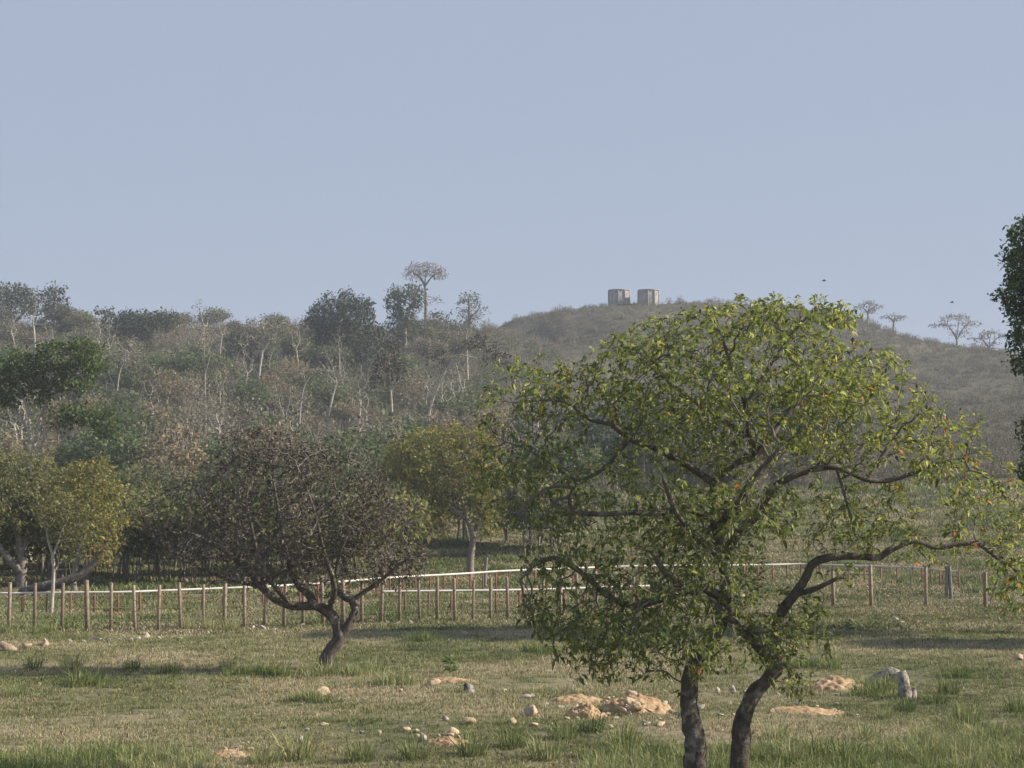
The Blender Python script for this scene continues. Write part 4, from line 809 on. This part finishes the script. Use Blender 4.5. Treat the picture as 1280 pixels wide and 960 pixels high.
# ------------------------------------------------------------------ stones, earth heaps, stumps, plants, birds
def stone_mesh(name, seed, mat, flat=.6, res=2):
    import bmesh
    bm = bmesh.new(); bmesh.ops.create_icosphere(bm, subdivisions=res, radius=.5); rng = np.random.default_rng(seed); V = np.array([v.co[:] for v in bm.verts])
    for _ in range(13):   # plane cuts give broken faces
        nn = unit(rng.normal(0, 1, 3)); k = rng.uniform(.16, .36); dd = V @ nn; V = V - np.maximum(dd - k, 0)[:, None] * nn
    V = V * (1 + rng.normal(0, .04, (len(V), 1))) * 1.25 * np.array((1, rng.uniform(.6, .9), flat))
    Fc = [[v.index for v in f.verts] for f in bm.faces]; bm.free(); V[:, 2] -= V[:, 2].min() + .22 * flat * .9; return fast_mesh(name, V, Fc, mat)
def small_things():
    rng = random.Random(9)
    tan = [stone_mesh('stone', 200 + k, STONE_TAN, rng.uniform(.45, .75)) for k in range(7)]; pale = [stone_mesh('stone', 300 + k, STONE_PALE, rng.uniform(.4, .7)) for k in range(5)]
    def stone(px, py, wpx, ms, label, group, jz=None):
        g = ghit(px, py); s = wpx * g[1] / F; o = link('stone', rng.choice(ms), None, g); s *= 1.12; o.scale = (s * 1.15, s * rng.uniform(.9, 1.3), s * rng.uniform(1.0, 1.4)); o.location.z += s * .06 + (jz or 0); o.rotation_euler = (rng.gauss(0, .15), rng.gauss(0, .15), rng.uniform(0, 6.28)); tag(o, label, 'stone', group); return o
    row = [(10,814,18,0),(33,812,14,0),(58,807,13,0),(88,803,9,1),(105,803,9,1),(120,802,12,1),(136,803,8,1),(150,801,9,1),(162,803,10,1),(174,800,12,1),(183,798,13,1),(198,799,7,1),(226,799,8,1),(164,782,6,1),(240,827,6,1),(316,787,11,1),(328,788,13,1),(342,789,9,1),(376,784,9,1),(484,780,7,1),(498,781,7,1),(513,781,9,1),(581,792,9,1),(452,830,5,1),(625,777,6,1)]
    for px, py, s, k in row: stone(px, py, s, (tan, pale)[k], 'pale broken stone lying along the foot of the tan post row', 'stones along the fence')
    mid = [(402,871,20,0),(501,865,8,1),(540,858,15,0),(622,868,8,1),(630,864,7,1),(376,882,5,1),(339,880,5,1),(655,873,14,1),(664,871,10,1),(640,906,12,0),(585,905,16,0),(557,901,11,1),(507,915,14,0),(521,921,11,0),(530,927,15,1),(560,924,20,0),(568,920,14,0),(552,930,10,0),(405,907,10,0),(375,927,13,1),(384,933,13,0),(383,914,9,1),(453,917,8,1),(474,918,9,0),(440,915,7,1),(665,896,20,0),(668,908,12,0),(690,907,10,0),(700,886,8,1),(763,912,12,0),(786,895,11,1),(770,900,9,1),(808,908,12,1),(826,908,15,0),(838,900,12,0),(875,888,13,1),(902,896,10,1),(897,866,9,1),(915,867,12,1),(931,868,13,1),(912,882,8,1),(945,868,9,1),(1041,889,8,1),(1048,892,6,1),(1000,890,7,1),(965,892,7,0),(1091,820,6,1),(1145,799,6,1),(1120,777,11,1),(1127,780,8,1),(1106,748,10,0),(1275,824,14,0),(1021,884,8,0)]
    for px, py, s, k in mid: stone(px, py, s, (tan, pale)[k], 'loose tan or whitish stone half sunk in the open grass', 'loose stones in the grass')
    left = [(2,942,13,0),(57,952,11,0),(75,943,10,1),(32,958,8,1),(64,958,9,0),(86,948,7,1),(98,945,10,0),(107,952,8,0),(118,948,9,0),(126,950,9,1),(164,948,8,1),(262,947,9,1),(282,938,8,0),(272,945,10,1),(297,937,8,0),(288,946,10,1),(45,945,8,0),(91,957,9,0)]
    for px, py, s, k in left: stone(px, py, s, (tan, pale)[k], 'tan stone among the gravelly patches at the near grass edge', 'stones of the gravelly patches')
    for k in range(70):
        px = rng.uniform(-10, 1290); py = rng.uniform(852, 957); stone(px, py, rng.uniform(2.5, 6), rng.choice((tan, pale)), 'small pebble-like stone scattered in the grass', 'small scattered stones')
    def heap(px, py, wm, dm, h, seed, label):
        g = ghit(px, py); n = 56; u = np.linspace(-1, 1, n); X, Y = np.meshgrid(u, u); rr = np.sqrt(X**2 + Y**2); Z = h * np.clip(1 - rr, 0, 1) ** .8 * (.4 + 1.3 * fbm(X * 2.6 + seed, Y * 2.6, seed)) * (1 - .35 * X) + (fbm(X * 7, Y * 7, seed + 3, 4) - .44) * .55 * h * (rr < .98) + (np.abs(fbm(X * 16, Y * 16, seed + 5, 3) - .44) - .06) * .22 * min(h, .25) * (rr < .95) - .05 * np.clip(rr - .75, 0, 1) * 4
        wx = X * wm / 2 * (1 + .25 * (fbm(X * 2, Y * 2, seed + 9) - .5)); wy = Y * dm / 2; Zg = H(wx + g[0], wy + g[1]) - g[2]; V = np.stack([wx, wy, Z + Zg], -1).reshape(-1, 3)
        i, j = np.meshgrid(np.arange(n - 1), np.arange(n - 1), indexing='ij'); a = (i * n + j).ravel(); q = np.stack([a, a + 1, a + n + 1, a + n], 1); V2 = rr.ravel(); q = q[V2[q].max(1) < 1.08]
        o = link('earth_heap', fast_mesh('earth_heap', V, q, EARTH), None, g); tag(o, label, 'earth heap')
    heap(800, 890, 1.6, 1.2, .34, 1, 'highest tan earth heap behind the twin dark trunks')
    heap(735, 898, .9, .8, .26, 2, 'small stony earth heap beside the highest heap')
    heap(722, 878, 1.3, 1.0, .14, 3, 'low spread of pinkish earth behind the small stony heap')
    heap(1045, 860, 1.5, 1.6, .22, 4, 'low reddish earth heap next to the grey stumps')
    heap(1010, 890, 1.7, 1.3, .10, 5, 'flat bare earth patch near the crooked dark trunk')
    heap(88, 952, 1.7, 1.2, .09, 6, 'gravelly tan earth patch at the near grass edge')
    heap(286, 945, .9, .7, .08, 7, 'small bare earth patch with pale stones at the grass edge')
    heap(565, 852, 1.3, .9, .10, 8, 'low earth patch below the small green weed')
    heap(560, 930, .9, .6, .10, 9, 'bare earth under a cluster of tan stones')
    for k in range(26):
        px = rng.gauss(797, 26); stone(px, 884 + rng.uniform(-6, 14), rng.uniform(5, 15), tan if rng.random() < .7 else pale, 'broken tan stone lying on or against the highest earth heap', 'stones of the highest earth heap', max(0, .17 - abs(px - 790) * .005))
    for k in range(95):
        cx, cy = rng.choice([(88, 950), (286, 943), (560, 925), (722, 880), (1010, 888), (1045, 860), (735, 896)]); stone(rng.gauss(cx, 26), rng.gauss(cy, 7), rng.uniform(2.5, 9), tan if rng.random() < .6 else pale, 'rubble stone lying on a low patch of bare earth', 'rubble on the earth patches')
    # stumps
    def stump(px, py, pts, r, label):
        g = ghit(px, py); V, Q = tubes(np.array(pts, float), np.array([-1] + list(range(len(pts) - 1))), np.array(r), lambda q: 9, .2, np.random.default_rng(int(px))); n = len(pts); cap = [list(range((n - 1) * 9, n * 9))]
        t = thing('tree_stump', label, 'stump', g); link('trunk', fast_mesh('stump', V, Q, WOOD_OLD), t); ctr = V[(n-1)*9:].mean(0) - np.array((0, 0, .03)); cv = np.concatenate([V[(n-1)*9:], [ctr]]); link('broken_top', fast_mesh('stump_top', cv, [[k, (k + 1) % 9, 9] for k in range(9)], WOOD_OLD), t)
    stump(1131, 873, [(0, 0, -.1), (.0, 0, .16), (-.05, 0, .38), (-.09, 0, .55)], [.17, .145, .125, .085], 'upright grey weathered stump standing in the grass')
    stump(1138, 872, [(0.02, -.1, -.1), (.03, -.1, .1), (.05, -.1, .22)], [.09, .07, .05], 'short grey stub touching the upright stump')
    stump(1108, 856, [(.30, 0, .16), (.10, 0, .19), (-.12, .03, .15), (-.42, .05, .06)], [.13, .16, .12, .06], 'fallen grey log piece lying behind the stumps')
    stump(582, 866, [(.1, 0, -.05), (.05, 0, .1), (.0, 0, .2)], [.10, .09, .05], 'small grey rotten stub in the open grass')
    # fallen trunk below the olive tree
    d = 80; x = (70 - 640) / F * d; g = np.array((x, d, H1(x, d))); V, Q = tubes(np.array([(-1.4, .2, .25), (-.6, 0, .42), (.3, 0, .6), (1.1, .1, .95), (1.7, .2, 1.5)]), np.array([-1, 0, 1, 2, 3]), np.array([.16, .2, .2, .15, .1]), lambda q: 9, .06)
    t = thing('fallen_trunk', 'dark fallen trunk lying below the olive trees', 'trunk', g); link('trunk', fast_mesh('fallen', V, Q, BARK_DARK, smooth=True), t)
    V, Q = tubes(np.array([(-.9, .1, -.1), (-.85, .1, .2), (-.75, .05, .4)]), np.array([-1, 0, 1]), np.array([.08, .07, .06]), lambda q: 7); link('branch', fast_mesh('fallen_b', V, Q, BARK_DARK), t)
    # tussocks
    r2 = np.random.default_rng(15); tus = [tuft_mesh('tussock', 150, .42, .20, .7, .012, r2, .08), tuft_mesh('tussock', 150, .36, .26, .85, .012, r2, .25), tuft_mesh('tussock', 170, .5, .24, .6, .012, r2, .35)]
    for px, py, s in [(1020,948,1.1),(1131,890,.9),(1186,868,1.1),(1168,880,.8),(1268,890,1.0),(740,915,1.0),(705,925,.9),(780,935,1.0),(640,935,1.0),(590,945,1.1),(520,950,1.1),(450,952,1.0),(372,950,1.1),(330,955,.9),(1085,925,.9),(1230,930,1.2),(1180,915,.9),(1060,955,1.2),(970,925,.9),(990,955,1.0),(1150,950,1.2),(1270,955,1.2),(820,945,.9),(680,950,1.2),(90,838,1.0),(42,838,1.0),(165,838,.9),(215,842,.8),(285,835,.8),(232,786,1.1),(262,788,1.1),(288,790,1.0),(1210,905,1.0),(1105,900,.8)]:
        g = ghit(px, py); o = link('grass_tussock', rng.choice(tus), None, g); o.scale = (s,) * 3; o.rotation_euler = (0, 0, rng.uniform(0, 6.28)); tag(o, 'bushy clump of taller grass ' + ('by the gravelly patches at the pasture edge' if py > 920 and px < 420 else 'in front of the earth heaps' if py > 910 and px < 850 else 'at the foot of the twin dark trunks' if py > 920 and px < 1010 else 'in front of the grey stumps' if py > 920 else 'in front of the tan post row' if py < 800 else 'near the grey stumps' if px > 1000 else 'out in the open pasture'), 'grass clump', 'taller grass clumps')
    # small weed
    def weed(px, py, h, label):
        g = ghit(px, py); t = thing('weed', label, 'plant', g); r3 = np.random.default_rng(int(px)); st = np.array([(0, 0, -.05), (0, 0, h * .5), (.02, 0, h)]); V, Q = tubes(st, np.array([-1, 0, 1]), np.array([.012, .01, .005]), lambda q: 5); link('stem', fast_mesh('stem', V, Q, BARK_GREY), t)
        for k in range(26):
            a = r3.uniform(0, 6.28); zz = r3.uniform(.1, 1) * h; D_ = np.array([[math.cos(a), math.sin(a), r3.uniform(-.1, .8)]]); V, Fc, tint = leaf_geo(np.array([[0, 0, zz]]), D_, h * .7, h * .28, palette(1, [(.06, .11, .03), (.09, .14, .035)], [1, 1], r3), r3, False); link('leaf', fast_mesh('leaf', V, Fc, LEAF, tint), t)
    weed(563, 842, .33, 'small fresh green weed on the earth patch'); weed(1062, 790, .3, 'small green weed at the edge of the right-hand shade')
    # birds
    for px, py, d, lab in ((1030, 351, 130, 'small dark bird in the sky above the leafy tree sprig'), (1190, 378, 140, 'small dark bird in the sky above the layered thorn tree')):
        p = at(px, py, d); t = thing('bird', lab, 'bird', p); V, Q = tubes(np.array([(-.13, 0, 0), (-.06, 0, 0), (.02, 0, .01), (.09, 0, .015), (.13, 0, .01)]), np.array([-1, 0, 1, 2, 3]), np.array([.012, .035, .045, .03, .008]), lambda q: 8); link('body', fast_mesh('bird_body', V, Q, BIRD, smooth=True), t)
        for s in (-1, 1): link('wing', fast_mesh('bird_wing', [(.05, s*.03, .01), (-.04, s*.03, .01), (-.06, s*.16, .07), (-.04, s*.28, .05), (.0, s*.27, .06), (.05, s*.14, .08), (.0, s*.12, .06)], [[0, 1, 6], [1, 2, 6], [2, 3, 4], [2, 4, 6], [6, 4, 5], [0, 6, 5]], BIRD), t)
        link('tail', fast_mesh('bird_tail', [(-.12, -.01, 0), (-.12, .01, 0), (-.2, .04, -.005), (-.2, -.04, -.005)], [[0, 1, 2, 3]], BIRD), t)
small_things()

# ------------------------------------------------------------------ haze
def haze():
    x, y0, y1, z0, z1 = 2600, -200, 2620, -3, 72
    V = [(-x, y0, z0), (x, y0, z0), (x, y1, z0), (-x, y1, z0), (-x, y0, z1), (x, y0, z1), (x, y1, z1), (-x, y1, z1)]
    m, n, l, out = newmat('haze_air'); v = n.new('ShaderNodeVolumePrincipled'); v.inputs['Color'].default_value = (.80, .87, 1.0, 1); v.inputs['Density'].default_value = .00037; v.inputs['Anisotropy'].default_value = .1
    l.new(v.outputs[0], out.inputs['Volume'])
    o = link('haze', fast_mesh('haze', V, [[3, 2, 1, 0], [4, 5, 6, 7], [0, 1, 5, 4], [1, 2, 6, 5], [2, 3, 7, 6], [3, 0, 4, 7]], m)); o['kind'] = 'stuff'; o['label'] = 'thin bluish haze in the air'
haze()
